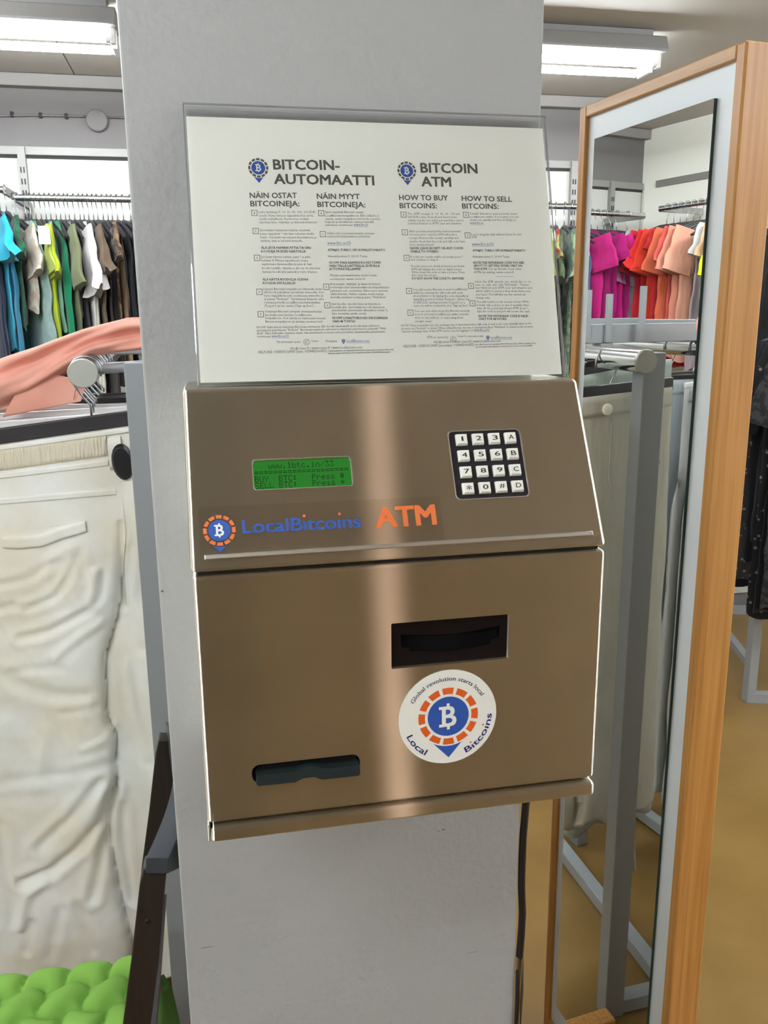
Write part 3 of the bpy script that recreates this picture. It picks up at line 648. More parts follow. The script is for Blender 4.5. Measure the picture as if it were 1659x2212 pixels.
for u, v, d in STEPS:
    u, v = u/1000, v/1000; h = .0024; vs, fs = plate([[(u-h, v-h), (u+h, v-h), (u+h, v+h), (u-h, v+h)], [(u-h+.0004, v-h+.0004), (u+h-.0004, v-h+.0004), (u+h-.0004, v+h-.0004), (u-h+.0004, v+h-.0004)]])
    sb.add([(p.x, p.y, .0002) for p in vs], fs); wd = .00025 if d == 1 else .00055; fit_text(sd, str(d), u-wd, v-.0009, u+wd, v-.0009, .0018, 0, 1, .0002)
ob('step_boxes', sb.xf(SF), M['ink'], sheet); ob('step_numbers', sd.xf(SF), M['ink_bold'], sheet)
cc = MB()
for u, v in ((.0845, .0307), (.2059, .0313)):
    vs, fs = plate([circ(u, v, .0025, 28), circ(u, v, .0022, 28)]); cc.add([(p.x, p.y, .0002) for p in vs], fs); fit_text(cc, 'C', u-.0012, v-.0013, u+.0013, v-.0013, .0026, 0, 2, .0002)
ob('copyright_mark', cc.xf(SF), M['ink'], sheet)
SFl = SF @ Matrix.Translation((0, 0, .0001))
logo(SFl, sheet, .0543, .1728, .0080, M['ink'], tip=1.55); logo(SFl, sheet, .1762, .1732, .0079, M['ink'], tip=1.55)
logo(SFl, sheet, .1142, .0312, .0016, M['ink_blue'], tip=1.7); logo(SFl, sheet, .2357, .0324, .0016, M['ink_blue'], tip=1.7)
# ------------------------------------------------------------------ oak framed mirror
mir = thing('standing_mirror', 'tall oak framed standing mirror with a grey border beside the column', 'mirror', (.5709, .7074, 0), R(-81.68))
A0, A1, B0, B1 = -.046, .353, .035, 1.946; LW = .019; DP = .060
def L4(nm, mb, mt, **k): return ob(nm, mb, mt, mir, local=True, **k)
mit = LW
L4('frame_upright', MB().prism([(A0, -.002), (A0+LW, -.002), (A0+LW, DP), (A0, DP)], B0, B1-.0, 2), M['oak'], bevel=.002)
L4('frame_upright', MB().prism([(A1-LW, -.002), (A1, -.002), (A1, DP), (A1-LW, DP)], B0, B1, 2), M['oak'], bevel=.003)
L4('frame_top', MB().box((A0+LW, -.002, B1-LW), (A1-LW, DP, B1)), M['oak_h'], bevel=.002)
L4('frame_bottom', MB().box((A0+LW, -.002, B0), (A1-LW, DP, B0+.03)), M['oak_h'], bevel=.002)
L4('border_panel', MB().box((A0+LW, .006, B0+.03), (A1-LW, .018, B1-LW)), M['border'])
g = L4('mirror_glass', MB().box((0, 0, .124), (.2953, .0055, 1.8875)), [M['mirror'], M['glass_edge']])
for p in g.data.polygons: p.material_index = 0 if p.normal.y < -.9 else 1
for xx in (A0+.006, A1-.046):
    L4('foot', MB().box((xx, -.16, 0), (xx+.04, .22, B0)), M['oak'], bevel=.004)

# ------------------------------------------------------------------ double sided clothes rack behind the column
def Lr(nm, mb, mt, par, **k): return ob(nm, mb, mt, par, local=True, **k)
rk = thing('clothes_rack', 'grey steel clothes rack with a thick round rail behind the column', 'clothes rack', (0, .9, 0), R(3))
ZR = 1.497
for px_, py_ in ((-.229, 0), (.03, .38), (-.229, 1.05), (.03, 1.05)):
    Lr('post', MB().box((px_-.02, py_-.02, 0), (px_+.02, py_+.02, 1.517)), M['grey_steel'], rk, bevel=.002)
RAILS = ((-.325, .035),)
for rx, y0 in RAILS:
    rl = Lr('rail', MB().tube([(rx, y0, ZR), (rx, 1.15, ZR)], .0255, 24), M['chrome'], rk, smooth=40)
    Lr('rail_cap', MB().tube([(rx, y0-.004, ZR), (rx, y0-.0005, ZR), (rx, y0+.004, ZR)], [.0255, .0272, .0272], 32), M['cap'], rl, smooth=30)
for y_ in (.16, 1.0):
    Lr('rail_bracket', MB().tube([(-.325, y_, ZR), (-.2, y_, ZR+.006)], .011, 12), M['grey_steel'], rk, smooth=60)
Lr('base_bar', MB().bar((-.229, 1.05, .03), (.03, 1.05, .03), .035), M['grey_steel'], rk, bevel=.002)
Lr('base_bar', MB().bar((-.229, 0, .025), (-.229, 1.05, .025), .035), M['grey_steel'], rk, bevel=.002)
Lr('top_bar', MB().bar((-.31, .38, 1.542), (.12, .38, 1.542), .03, .05), M['grey_steel'], rk, bevel=.002)
Lr('top_bar', MB().bar((-.31, .62, 1.565), (.12, .62, 1.565), .03, .03), M['grey_steel'], rk, bevel=.002)
Lr('top_bar', MB().bar((-.31, .38, 1.556), (-.31, .62, 1.556), .03, .04), M['grey_steel'], rk, bevel=.002)
for px_, py_, h in ((.10, .36, .11), (.03, .36, .10), (-.07, .345, .12)):
    Lr('peg', MB().box((px_-.009, py_-.004, 1.52), (px_+.009, py_+.004, 1.545+h)), M['grey_steel'], rk)

rb = thing('clothes_rack', 'grey steel clothes rack with cream trousers next to the standing mirror', 'clothes rack', (.382, .737, 0), R(13))
ZB_ = 1.507
for x_, y_ in ((0, 0), (0, .95)): Lr('post', MB().box((x_-.024, y_-.02, 0), (x_+.024, y_+.02, 1.522)), M['grey_steel'], rb, bevel=.002)
rl = Lr('rail', MB().tube([(.030, -.034, ZB_), (.030, .99, ZB_)], .022, 24), M['chrome'], rb, smooth=40)
Lr('rail_cap', MB().tube([(.030, -.040, ZB_), (.030, -.036, ZB_), (.030, -.032, ZB_)], [.0215, .023, .023], 32), M['cap'], rl, smooth=30)
for y_ in (0, .95): Lr('base_bar', MB().bar((.0, y_, .022), (-.16, y_, .022), .036), M['grey_steel'], rb, bevel=.002)
Lr('base_bar', MB().bar((-.16, 0, .022), (-.16, .95, .022), .036), M['grey_steel'], rb, bevel=.002)

# ------------------------------------------------------------------ hangers
def hook_path(r, stem):
    p = [(0, r*math.cos(R(a)), r*math.sin(R(a))) for a in range(-30, 181, 21)]
    return [(0, c, d) for _, c, d in p]+[(0, -r*.95, -.012), (0, -r*.5, -.03), (0, 0, -.045), (0, 0, -stem)]
_hang = {}
def make_hanger(kind, r, stem):
    key = (kind, r, stem)
    if key not in _hang:
        hk = MB().tube([(y, x_, z) for x_, y, z in hook_path(r, stem)], .0019, 6).mesh('hook', M['wire'], 180)
        if kind == 'shoulder':
            bd = MB(); pts = [(-.20, 0, -stem-.075), (-.12, 0, -stem-.035), (-.04, 0, -stem-.006), (0, 0, -stem), (.04, 0, -stem-.006), (.12, 0, -stem-.035), (.20, 0, -stem-.075)]
            bd.tube(pts, [.006, .008, .009, .010, .009, .008, .006], 8)
        else:
            bd = MB().box((-.19, -.004, -stem-.016), (.19, .004, -stem+.006))
            for s in (-.15, .15): bd.box((s-.016, -.012, -stem-.05), (s+.016, .012, -stem-.006))
        _hang[key] = (hk, bd.mesh('hanger_body', M['hanger'], 40))
    return _hang[key]
def hanger(label, loc, rz, kind='shoulder', r=.0175, stem=.085, group=None, cat='hanger'):
    t = thing('clothes_hanger', label, cat, loc, rz, group); hk, bd = make_hanger(kind, r, stem)
    link('hook', hk, t, local=True); link('hanger_body', bd, t, local=True); return t

# ------------------------------------------------------------------ trousers
def pl(pts, z):
    "x on a polyline given as (x, z) falling in z"
    if z >= pts[0][1]: return pts[0][0]
    for (x0, z0), (x1, z1) in zip(pts[:-1], pts[1:]):
        if z >= z1: return x0+(x1-x0)*(z0-z)/(z0-z1)
    return pts[-1][0]
def seg_d(px, pz, a, b):
    ax, az = a; bx, bz = b; dx, dz = bx-ax, bz-az; t = max(0, min(1, ((px-ax)*dx+(pz-az)*dz)/(dx*dx+dz*dz)))
    return math.hypot(px-ax-t*dx, pz-az-t*dz)
def trousers(xl, xr, xc, top, zbot, yc, th, strokes, seed, crotch, nx=70, nz=120, wr=.004, setback=.02):
    "one closed sheet of hanging trousers, front face towards -Y"
    mb = MB(); N = nx+1
    def yf(x, z, a, c):
        l, r_, m_ = pl(xl, z), pl(xr, z), pl(xc, z)
        s = (x-l)/(r_-l); whole = max(0, 1-abs(2*s-1)**5)**.5
        if x < m_: s2 = (x-l)/(m_-l); legs = max(0, 1-abs(2*s2-1)**6)**.5; sb_ = 0
        else: s2 = (x-m_)/(r_-m_); legs = max(0, 1-abs(2*s2-1)**4)**.5; sb_ = setback
        k = max(0, min(1, (crotch+.10-z)/.16)); k = k*k*(3-2*k)
        d = th*(whole*(1-k)+legs*k)-sb_*k
        n1 = noise.noise(Vector((x*9+seed, z*7, seed*3))); n2 = noise.noise(Vector((x*20+z*9, z*16-x*7, seed)))
        lowk = min(1, max(0, (top(x)-z-.13)/.12))
        d += lowk*(wr*1.8*n1+wr*.35*max(0, 1-abs(n2)*2.2)**2)
        for pts, amp, w_ in strokes:
            w_ *= 1.25; amp = amp*.85
            dd = min(seg_d(x, z, p, q) for p, q in zip(pts[:-1], pts[1:]))
            if dd < w_*3: d += -amp*math.exp(-(dd/w_)**2)+.45*amp*math.exp(-((dd-w_*1.7)/w_)**2)
        return yc-d
    fr, bk = [], []
    for j in range(nz+1):
        t = j/nz
        for i in range(N):
            s = i/nx; z0 = 1.4+(zbot-1.4)*t; l, r_ = pl(xl, z0), pl(xr, z0); x = l+(r_-l)*s
            zt = top(x); z = zt+(zbot-zt)*t
            z -= .01*math.sin(i*.5+seed)*t*t
            fr.append((x, yf(x, z, 0, 0), z)); e = max(0, 1-abs(2*s-1)**5)**.5
            bk.append((x, yc+th*.6*e+.0005, z))
    fs = []
    n_ = len(fr)
    for j in range(nz):
        for i in range(nx):
            a = j*N+i; fs.append((a, a+1, a+N+1, a+N)); fs.append((n_+a, n_+a+N, n_+a+N+1, n_+a+1))
        for i in (0, nx):
            a = j*N+i; q = (a, a+N, n_+a+N, n_+a); fs.append(q if i == 0 else q[::-1])
    for i in range(nx):
        a = i; fs.append((a, n_+a, n_+a+1, a+1)); a = nz*N+i; fs.append((a, a+1, n_+a+1, n_+a))
    return mb.add(fr+bk, fs), yf
STROKES = [
    ([(-0.524, 1.086), (-0.472, 1.094), (-0.417, 1.127)], 0.004, 0.0067),
    ([(-0.478, 1.032), (-0.423, 1.052), (-0.388, 1.098), (-0.377, 1.131)], 0.005, 0.0057),
    ([(-0.497, 0.971), (-0.439, 0.982), (-0.364, 1.017), (-0.339, 1.045), (-0.329, 1.094)], 0.007, 0.0067),
    ([(-0.435, 0.929), (-0.387, 0.964), (-0.344, 0.991)], -0.005, 0.0076),
    ([(-0.530, 1.036), (-0.503, 1.040)], 0.004, 0.0067),
    ([(-0.517, 0.901), (-0.464, 0.906), (-0.419, 0.900)], 0.003, 0.0067),
    ([(-0.544, 0.899), (-0.494, 0.868), (-0.443, 0.843), (-0.388, 0.839)], 0.005, 0.0115),
    ([(-0.437, 0.801), (-0.363, 0.808)], 0.003, 0.0067),
    ([(-0.399, 0.717), (-0.356, 0.730), (-0.330, 0.757)], -0.004, 0.0067),
    ([(-0.569, 0.658), (-0.460, 0.660), (-0.346, 0.673)], 0.003, 0.0095),
    ([(-0.502, 0.501), (-0.431, 0.563), (-0.373, 0.633)], 0.008, 0.0095),
    ([(-0.547, 0.423), (-0.490, 0.437), (-0.428, 0.485), (-0.381, 0.534), (-0.352, 0.597)], 0.012, 0.0095),
    ([(-0.410, 0.356), (-0.383, 0.455), (-0.346, 0.618)], 0.01, 0.0086),
    ([(-0.330, 0.319), (-0.335, 0.448), (-0.334, 0.561)], 0.008, 0.0076),
    ([(-0.576, 0.325), (-0.578, 0.484), (-0.579, 0.562)], 0.006, 0.0086),
    ([(-0.563, 0.316), (-0.542, 0.388), (-0.500, 0.427)], -0.007, 0.0086),
    ([(-0.367, 1.144), (-0.369, 1.091)], 0.005, 0.0067),
    ([(-0.344, 1.095), (-0.354, 1.027)], -0.005, 0.0086),
    ([(-0.285, 1.197), (-0.296, 1.101), (-0.297, 1.012)], 0.006, 0.0057),
    ([(-0.256, 1.137), (-0.276, 1.040), (-0.261, 0.938)], -0.006, 0.0076),
    ([(-0.301, 0.891), (-0.291, 0.785), (-0.270, 0.675)], -0.006, 0.0076),
    ([(-0.388, 1.155), (-0.425, 1.129), (-0.436, 1.101)], -0.004, 0.0076),
    ([(-0.440, 0.349), (-0.421, 0.227)], 0.006, 0.0086),
    ([(-0.555, 0.251), (-0.539, 0.318)], 0.005, 0.0086),
    ([(-0.509, 0.230), (-0.479, 0.343)], 0.005, 0.0086),
    ([(-0.546, 0.792), (-0.483, 0.700)], -0.003, 0.0134),
    ([(-0.468, 0.762), (-0.498, 0.638)], -0.003, 0.0134),
]
linen = bump(mottle(mat('white_linen', srgb(232, 228, 216), .9, 0, .2), srgb(230, 223, 206), srgb(238, 237, 232), 7, 4), 420, .0006, .5, 4)
xl = [(-.53, 1.40), (-.56, 1.2), (-.60, .9), (-.68, .5), (-.70, .1)]; xr = [(-.09, 1.40), (-.08, 1.1), (-.12, .6), (-.13, .1)]
xc = [(-.285, 1.16), (-.293, 1.101), (-.311, 1.003), (-.344, .905), (-.352, .771), (-.335, .726), (-.346, .618), (-.370, .512), (-.360, .36), (-.343, .213), (-.34, .1)]
TOPA = lambda x: 1.3612+(x+.495)*.112
def pants(name, label, group=None): return thing(name, label, 'trousers', (-.3, 1.0, .12), 0, group)
pa = pants('linen_trousers', 'crumpled white linen trousers with back pocket hanging from the round rail end')
tm, yfA = trousers(xl, xr, xc, TOPA, .115, .99, .026, STROKES, 3.1, 1.08, 96, 190)
ob('trouser_body', tm, linen, pa, smooth=180)
def strip(yf, pts, hw, lift, n=90, ruff=0, wob=0):
    "raised band that follows the cloth between points (x, z)"
    mb = MB(); rows = []
    for k in range(n+1):
        t = k/n*(len(pts)-1); i = min(int(t), len(pts)-2); f_ = t-i
        x = pts[i][0]+(pts[i+1][0]-pts[i][0])*f_; z = pts[i][1]+(pts[i+1][1]-pts[i][1])*f_
        rr = []
        for q in (-1, -.93, -.5, 0, .5, .93, 1):
            zz = z+q*hw; y = yf(x, zz, 0, 0)-(lift*(1 if abs(q) < .95 else -.3)+ruff*1.8*noise.noise(Vector((k*.45, q*1.7, 5)))*(1-q**4)+wob*math.sin(k*.21))
            rr.append((x, y, zz))
        rows.append(rr)
    mb.add([p for r_ in rows for p in r_], [(a*7+c, a*7+c+1, a*7+c+8, a*7+c+7) for a in range(n) for c in range(6)])
    return mb
cream = bump(mat('cream_waistband', srgb(226, 216, 194), .9, 0, .2), 300, .0006, .6)
ob('waistband', strip(yfA, [(-.505, 1.334), (-.30, 1.356)], .022, .003, 150, .0035), cream, pa, smooth=180)
ob('waistband_edge', strip(yfA, [(-.512, 1.355), (-.10, 1.401)], .004, .0045, 60), linen, pa, smooth=180)
ob('belt_loop', strip(yfA, [(-.297, 1.338), (-.273, 1.341)], .032, .006, 6), linen, pa, smooth=180)
ob('yoke_seam', strip(yfA, [(-.51, 1.253), (-.379, 1.259), (-.29, 1.262)], .006, .002, 60), linen, pa, smooth=180)
ob('waist_seam', strip(yfA, [(-.51, 1.302), (-.30, 1.320)], .005, .002, 60), linen, pa, smooth=180)
ob('side_seam', strip(yfA, [(-.279, 1.25), (-.277, 1.18), (-.290, 1.1), (-.292, 1.02)], .004, .002, 40), linen, pa, smooth=180)
ob('pocket_welt', strip(yfA, [(-.509, 1.172), (-.48, 1.169), (-.44, 1.170), (-.40, 1.183), (-.352, 1.196)], .011, .005, 50), linen, pa, smooth=180)
ob('pocket_opening', strip(yfA, [(-.508, 1.186), (-.46, 1.1985), (-.41, 1.2015), (-.353, 1.2055)], .002, -.0005, 40), mat('pocket_shade_cloth', srgb(150, 143, 130), .9), pa, smooth=180)  # darker cloth colour paints the shade inside the pocket opening
clipm = MB(); clipm.loft([[(-.272+.021*math.cos(a)*k*(1 if math.cos(a) < 0 else 1.0), y_, 1.322+.036*math.sin(a)*k-.004*math.cos(a)) for a in (2*math.pi*i/20 for i in range(20))] for k, y_ in ((1, .975), (1, .957), (.8, .951))])
# hangers and further trousers on the round rails
def rail_pt(i, y): # point on rail i at local y
    if i == 1: a = R(13); return (.382+.030*math.cos(a)-y*math.sin(a), .737+.030*math.sin(a)+y*math.cos(a), ZB_)
    a = R(3); rx = RAILS[i][0]; return (rx*math.cos(a)-y*math.sin(a), .9+rx*math.sin(a)+y*math.cos(a), ZR)
hA = thing('clothes_hanger', 'black clip hanger gripping the white linen trousers with the back pocket', 'hanger', rail_pt(0, .105), R(3))
hx, hy, _ = rail_pt(0, .105)
def hang_bar(t, x0, z0, x1, z1, y_, hookx, mt='hanger', hh=.030):
    ob('hanger_body', MB().bar((x0, y_, z0), (x1, y_, z1), .010, hh, up=(0, 0, 1)), M[mt], t, bevel=.003)
    zz = z0+(z1-z0)*(hookx-x0)/(x1-x0)
    r_ = .029
    pts = [(hookx+r_*math.cos(R(a)), y_, ZR+r_*math.sin(R(a))) for a in range(-20, 181, 20)]+[(hookx-r_*.9, y_, ZR-.02), (hookx-.012, y_, ZR-.045), (hookx+.004, y_, ZR-.065), (hookx+.004, y_, zz+.01)]
    ob('hook', MB().tube(pts, .0022, 8), M['wire'], t, smooth=180)
hang_bar(hA, -.535, 1.3735, -.13, 1.4185, .985, hx)
ob('clip', clipm, M['black_plastic'], hA, smooth=40, bevel=.001)
REST = [('pale blue cotton trousers hung behind the white linen ones', (214, 224, 226), .155), ('off white trousers hung third along the round rail end', (222, 218, 208), .195), ('white cotton trousers with a grey waistband further along the rail', (228, 228, 224), .24), ('bluish white trousers hung fourth along the round rail', (216, 226, 232), .32), ('rust orange shorts hung far along the round rail', (190, 84, 52), .40), ('grey denim trousers at the far end of the round rail', (120, 124, 130), .5)]
for i, (lb, c, y_) in enumerate(REST):
    X, Y, _ = rail_pt(0, y_); tilt = (.05, .03, -.03, .02, .06, 0)[i]; dz = (.018, .026, .03, .035, .03, .03)[i]
    tp_ = lambda x, X=X, t=tilt, dz=dz: 1.378+dz+(x-X)*t
    t = thing('shorts' if 'shorts' in lb else 'trousers', lb, 'shorts' if 'shorts' in lb else 'trousers', (X, Y, .2)); zb = 1.15 if 'shorts' in lb else .2
    mb, yfn = trousers([(X-.20, 1.4), (X-.22, .2)], [(X+.20, 1.4), (X+.2, .2)], [(X, 1.4), (X, .2)], tp_, zb, Y, .012, [], i*2.3, 1.1, 24, 40)
    ob('trouser_body', mb, fabric(c), t, smooth=180); ob('waistband', strip(yfn, [(X-.19, tp_(X-.19)-.022), (X+.19, tp_(X+.19)-.022)], .018, .002, 30), fabric(c), t, smooth=180)
    h = thing('clothes_hanger', 'black clip hanger holding the '+lb.split(' hung')[0].split(' with')[0].split(' at the')[0], 'hanger', (X, Y, ZR))
    if i < 3: tag(h, h['label'].replace('black', 'pale grey'))
    hang_bar(h, X-.2, tp_(X-.2)+.006, X+.2, tp_(X+.2)+.006, Y, X, 'white_enamel' if i < 3 else 'hanger', .014)
# second round rail, seen in the mirror
linenB = fabric((226, 221, 202)); 
for i, (lb, c, y_, w0, w1, ztop, zb) in enumerate([('cream linen trousers with a round waist button on the rail facing the mirror', (226, 221, 202), .11, -.19, .09, 1.432, .43), ('pale mint cotton trousers hung behind the cream buttoned ones', (206, 218, 206), .18, -.24, .08, 1.47, .36), ('soft yellow trousers hung on the rail facing the mirror', (214, 204, 120), .25, -.2, .09, 1.465, .48), ('white cotton trousers deep along the rail facing the mirror', (226, 228, 226), .33, -.22, .1, 1.45, .36)]):
    X, Y, _ = rail_pt(1, y_)
    tp_ = lambda x, X=X, zt_=ztop, i=i: zt_+(x-X)*(-.04, -.1, .05, 0)[i]
    t = thing('trousers', lb, 'trousers', (X, Y, zb)); mb, yfn = trousers([(X+w0, 1.4), (X+w0-.03, zb)], [(X+w1, 1.4), (X+w1+.01, zb)], [(X+.02, 1.4), (X+.02, zb)], tp_, zb, Y, .018, [], 11+i*1.7, 1.1, 40, 70)
    ob('trouser_body', mb, fabric(c), t, smooth=180); ob('waistband', strip(yfn, [(X+w0+.01, tp_(X+w0)-.022), (X+w1-.01, tp_(X+w1)-.022)], .019, .002, 40), fabric(c), t, smooth=180)
    if i == 0:
        ob('button', MB().tube([(X+.012, Y-.012, ztop-.028), (X+.012, Y-.0245, ztop-.028), (X+.012, Y-.026, ztop-.028)], [.012, .012, .009], 20), mat('cream_button', srgb(232, 228, 210), .3), t, smooth=40)
        ob('fly_seam', strip(yfn, [(X-.005, ztop-.05), (X-.003, ztop-.17), (X-.02, ztop-.22)], .003, .002, 30), fabric(c), t, smooth=180)
        ob('pocket', strip(yfn, [(X-.10, ztop-.05), (X-.15, ztop-.15)], .006, .003, 20), fabric(c), t, smooth=180)
        for dx in (-.10, -.14): ob('drawstring', MB().tube([(X+dx, Y-.02, zb+.10), (X+dx+.01, Y-.02, zb-.02), (X+dx-.005, Y-.02, zb-.16)], [.004, .006, .010], 6), fabric(c), t, smooth=180)
    h = thing('clothes_hanger', 'black clip hanger holding the '+lb.split(' hung')[0].split(' with')[0].split(' deep')[0]+' near the mirror', 'hanger', (X, Y, ZR))
    hang_bar(h, X-.19, tp_(X-.19)+.006, X+.085, tp_(X+.085)+.006, Y, X)

# salmon trousers thrown over the rack
pk = thing('salmon_trousers', 'salmon pink trousers thrown over the top of the rack', 'trousers', (-.35, 1.02, 1.43))
up = [(-.80, 1.45), (-.62, 1.478), (-.485, 1.527), (-.433, 1.543), (-.399, 1.556), (-.338, 1.577), (-.255, 1.597), (-.20, 1.598), (-.12, 1.59)]
lo = [(-.80, 1.36), (-.62, 1.385), (-.496, 1.424), (-.443, 1.442), (-.38, 1.482), (-.318, 1.522), (-.26, 1.530), (-.20, 1.536), (-.12, 1.53)]
rings = []; NS = 64
for k in range(NS+1):
    x = -.80+.68*k/NS
    def yy(t): 
        for (a, c), (d, e) in zip(t[:-1], t[1:]):
            if x <= d+1e-9: return c+(e-c)*(x-a)/(d-a)
        return t[-1][1]
    zu, zl = yy(up), yy(lo); zm, h = (zu+zl)/2, (zu-zl)/2; rr = []
    for i in range(40):
        a = 2*math.pi*i/40; q = math.sin(a)
        ridge = .014*math.sin(5*q+x*10+1.2)+.008*math.sin(9*q-x*16)+.010*noise.noise(Vector((x*18, q*3, 4)))
        rr.append((x+.006*q, 1.055-(.030*math.cos(a)*(1 if math.cos(a) > 0 else .8))-(ridge if math.cos(a) > 0 else 0)*min(1, abs(math.cos(a))*2)-.25*(x+.3)*(-1)*.12, zm+h*q))
    rings.append(rr)
pink = bump(mottle(mat('salmon_denim', srgb(232, 160, 142), .85, 0, .2), srgb(226, 150, 132), srgb(238, 178, 160), 5, 3), 500, .0005, .5)
ob('folded_legs', MB().loft(rings), pink, pk, smooth=180)
def cloth_quad(pts, n, f):
    rows = []
    for j in range(n+1):
        for i in range(n+1):
            u, v = i/n, j/n; a, b_, c, d = [Vector(q) for q in pts]; p = a*(1-u)*(1-v)+b_*u*(1-v)+c*u*v+d*(1-u)*v; p.y += f(u, v); rows.append(p)
    mb = MB(); N = n+1; k = len(rows)
    q = [(j*N+i, j*N+i+1, (j+1)*N+i+1, (j+1)*N+i) for j in range(n) for i in range(n)]
    mb.add(rows+[p+Vector((0, .006, 0)) for p in rows], q+[tuple(k+i for i in f_[::-1]) for f_ in q]+[(i, k+i, k+i+1, i+1) for i in range(n)])
    return mb
ob('cuff', cloth_quad([(-.50, 1.035, 1.408), (-.348, 1.015, 1.437), (-.335, 1.015, 1.475), (-.44, 1.03, 1.50)], 14, lambda u, v: -.006*math.sin(3*v+2*u)), pink, pk, smooth=180)
ob('cuff_stitching', MB().bar((-.360, 1.008, 1.441), (-.352, 1.008, 1.470), .0015, .0015), mat('stitch_thread', srgb(170, 110, 95), .9), pk)

# ------------------------------------------------------------------ dark chair with tufted cushion
ch = thing('wooden_chair', 'dark stained wooden chair standing between the column and the hung trousers', 'chair', (-.24, .385, 0))
def Lc(nm, mb, mt, **k): return ob(nm, mb, mt, ch, **k)
low = [(-.255, 0), (-.282, .45), (-.2503, .708), (-.2311, .811), (-.2134, .916), (-.2067, .940), (-.1790, .9355), (-.1829, .911), (-.1973, .805), (-.2160, .701), (-.245, .45), (-.215, 0)]
for y0 in (.206, .536): Lc('back_post', MB().prism(low, y0, y0+.028, 1), M['dark_wood'], bevel=.002)
top = MB(); rg = []
for k in range(17):
    t = k/16; y = .20+.37*t; bow = .030*math.sin(math.pi*t)**1.0; x0_, x1_ = -.2045+bow*.75+.006*t, -.1775+bow-.010*t
    rg.append([(x0_, y, .937-.07*math.sin(math.pi*t)), (x1_, y, .933-.07*math.sin(math.pi*t)), (x1_+.002, y, .9545-.002*t), (x0_+.002, y, .9585-.004*t)])
Lc('top_rail', top.loft(rg), mat('bluish_dark_rail', srgb(58, 62, 70), .35), bevel=.0015, smooth=40)  # rail coloured bluish grey, paler than the posts
Lc('back_slat', MB().prism([(-.245, .56), (-.228, .56), (-.212, .66), (-.229, .66)], .234, .536, 1), M['dark_wood'], bevel=.002)
for y0 in (.208, .53): Lc('front_leg', MB().box((-.645, y0, 0), (-.607, y0+.035, .44)), M['dark_wood'], bevel=.003)
Lc('seat', MB().box((-.66, .20, .425), (-.245, .57, .447)), M['dark_wood'], bevel=.005)
for y0 in (.212, .538): Lc('side_rail', MB().box((-.61, y0, .37), (-.26, y0+.02, .425)), M['dark_wood'])
Lc('screw', MB().tube([(-.2075, .2062, .865), (-.2075, .2045, .865)], [.004, .003], 10), M['black_plastic'])
cu_ = thing('tufted_cushion', 'green tufted seat cushion lying on the dark wooden chair', 'cushion', (-.415, .425, .447))
NN = 110; LX, LY = .38, .37; sp = .07; top_, bot_ = [], []
tuf = [(i*sp+(sp/2 if j % 2 else 0), j*sp*.80) for i in range(-1, 8) for j in range(-1, 8)]
def ch_h(x, y):
    e = min(x, LX-x, y, LY-y); k = max(0, min(1, e/.03)); edge = math.sqrt(max(0, 1-(1-k)**2))
    rw = y/(sp*.9)+.10*math.sin(x/sp*math.pi*2); j = math.floor(rw); v = rw-j; cl = x/sp+.5*(j % 2)+.06*math.sin(v*6.3); u = cl-math.floor(cl)
    pil = (1-abs(2*u-1)**2.6)**.55*(1-abs(2*v-1)**2.6)**.55
    return .014+(.022+.026*pil)*edge
V_ = [(x, y) for y in [LY*j/NN for j in range(NN+1)] for x in [LX*i/NN for i in range(NN+1)]]
cm = MB(); Nn = NN+1
tv = [(x-.22, y-.185, ch_h(x, y)) for x, y in V_]; bv = [(x-.22, y-.185, .001+.011*(1-min(1, min(x, LX-x, y, LY-y)/.03))) for x, y in V_]
q = [(j*Nn+i, j*Nn+i+1, (j+1)*Nn+i+1, (j+1)*Nn+i) for j in range(NN) for i in range(NN)]
k0 = len(tv); rim = list(range(NN))+[j*Nn+NN for j in range(NN)]+[NN*Nn+i for i in range(NN, 0, -1)]+[j*Nn for j in range(NN, 0, -1)]
cm.add(tv+bv, q+[tuple(k0+i for i in f_[::-1]) for f_ in q]+[(rim[i], k0+rim[i], k0+rim[(i+1) % len(rim)], rim[(i+1) % len(rim)]) for i in range(len(rim))])
ob('cushion_pad', cm, M['cushion'], cu_, local=True, smooth=180)
for pts in ([(-.262, .44, .50), (-.236, .45, .558), (-.225, .45, .573), (-.214, .45, .545), (-.206, .45, .48), (-.205, .455, .40)], [(-.26, .44, .50), (-.238, .44, .545), (-.228, .44, .55), (-.232, .435, .49), (-.24, .43, .40)], [(-.26, .45, .5), (-.23, .47, .552), (-.219, .47, .54), (-.222, .47, .44)]):
    mb = MB(); vs = []
    for p in pts: vs += [(p[0]-.006, p[1]-.003, p[2]), (p[0]+.006, p[1]+.003, p[2])]
    n_ = len(pts); vs += [(a, b_+.002, c) for a, b_, c in vs]
    mb.add(vs, [(2*i, 2*i+1, 2*i+3, 2*i+2) for i in range(n_-1)]+[(2*n_+2*i+2, 2*n_+2*i+3, 2*n_+2*i+1, 2*n_+2*i) for i in range(n_-1)])
    ob('tie_ribbon', mb, M['ribbon'], cu_, smooth=180)
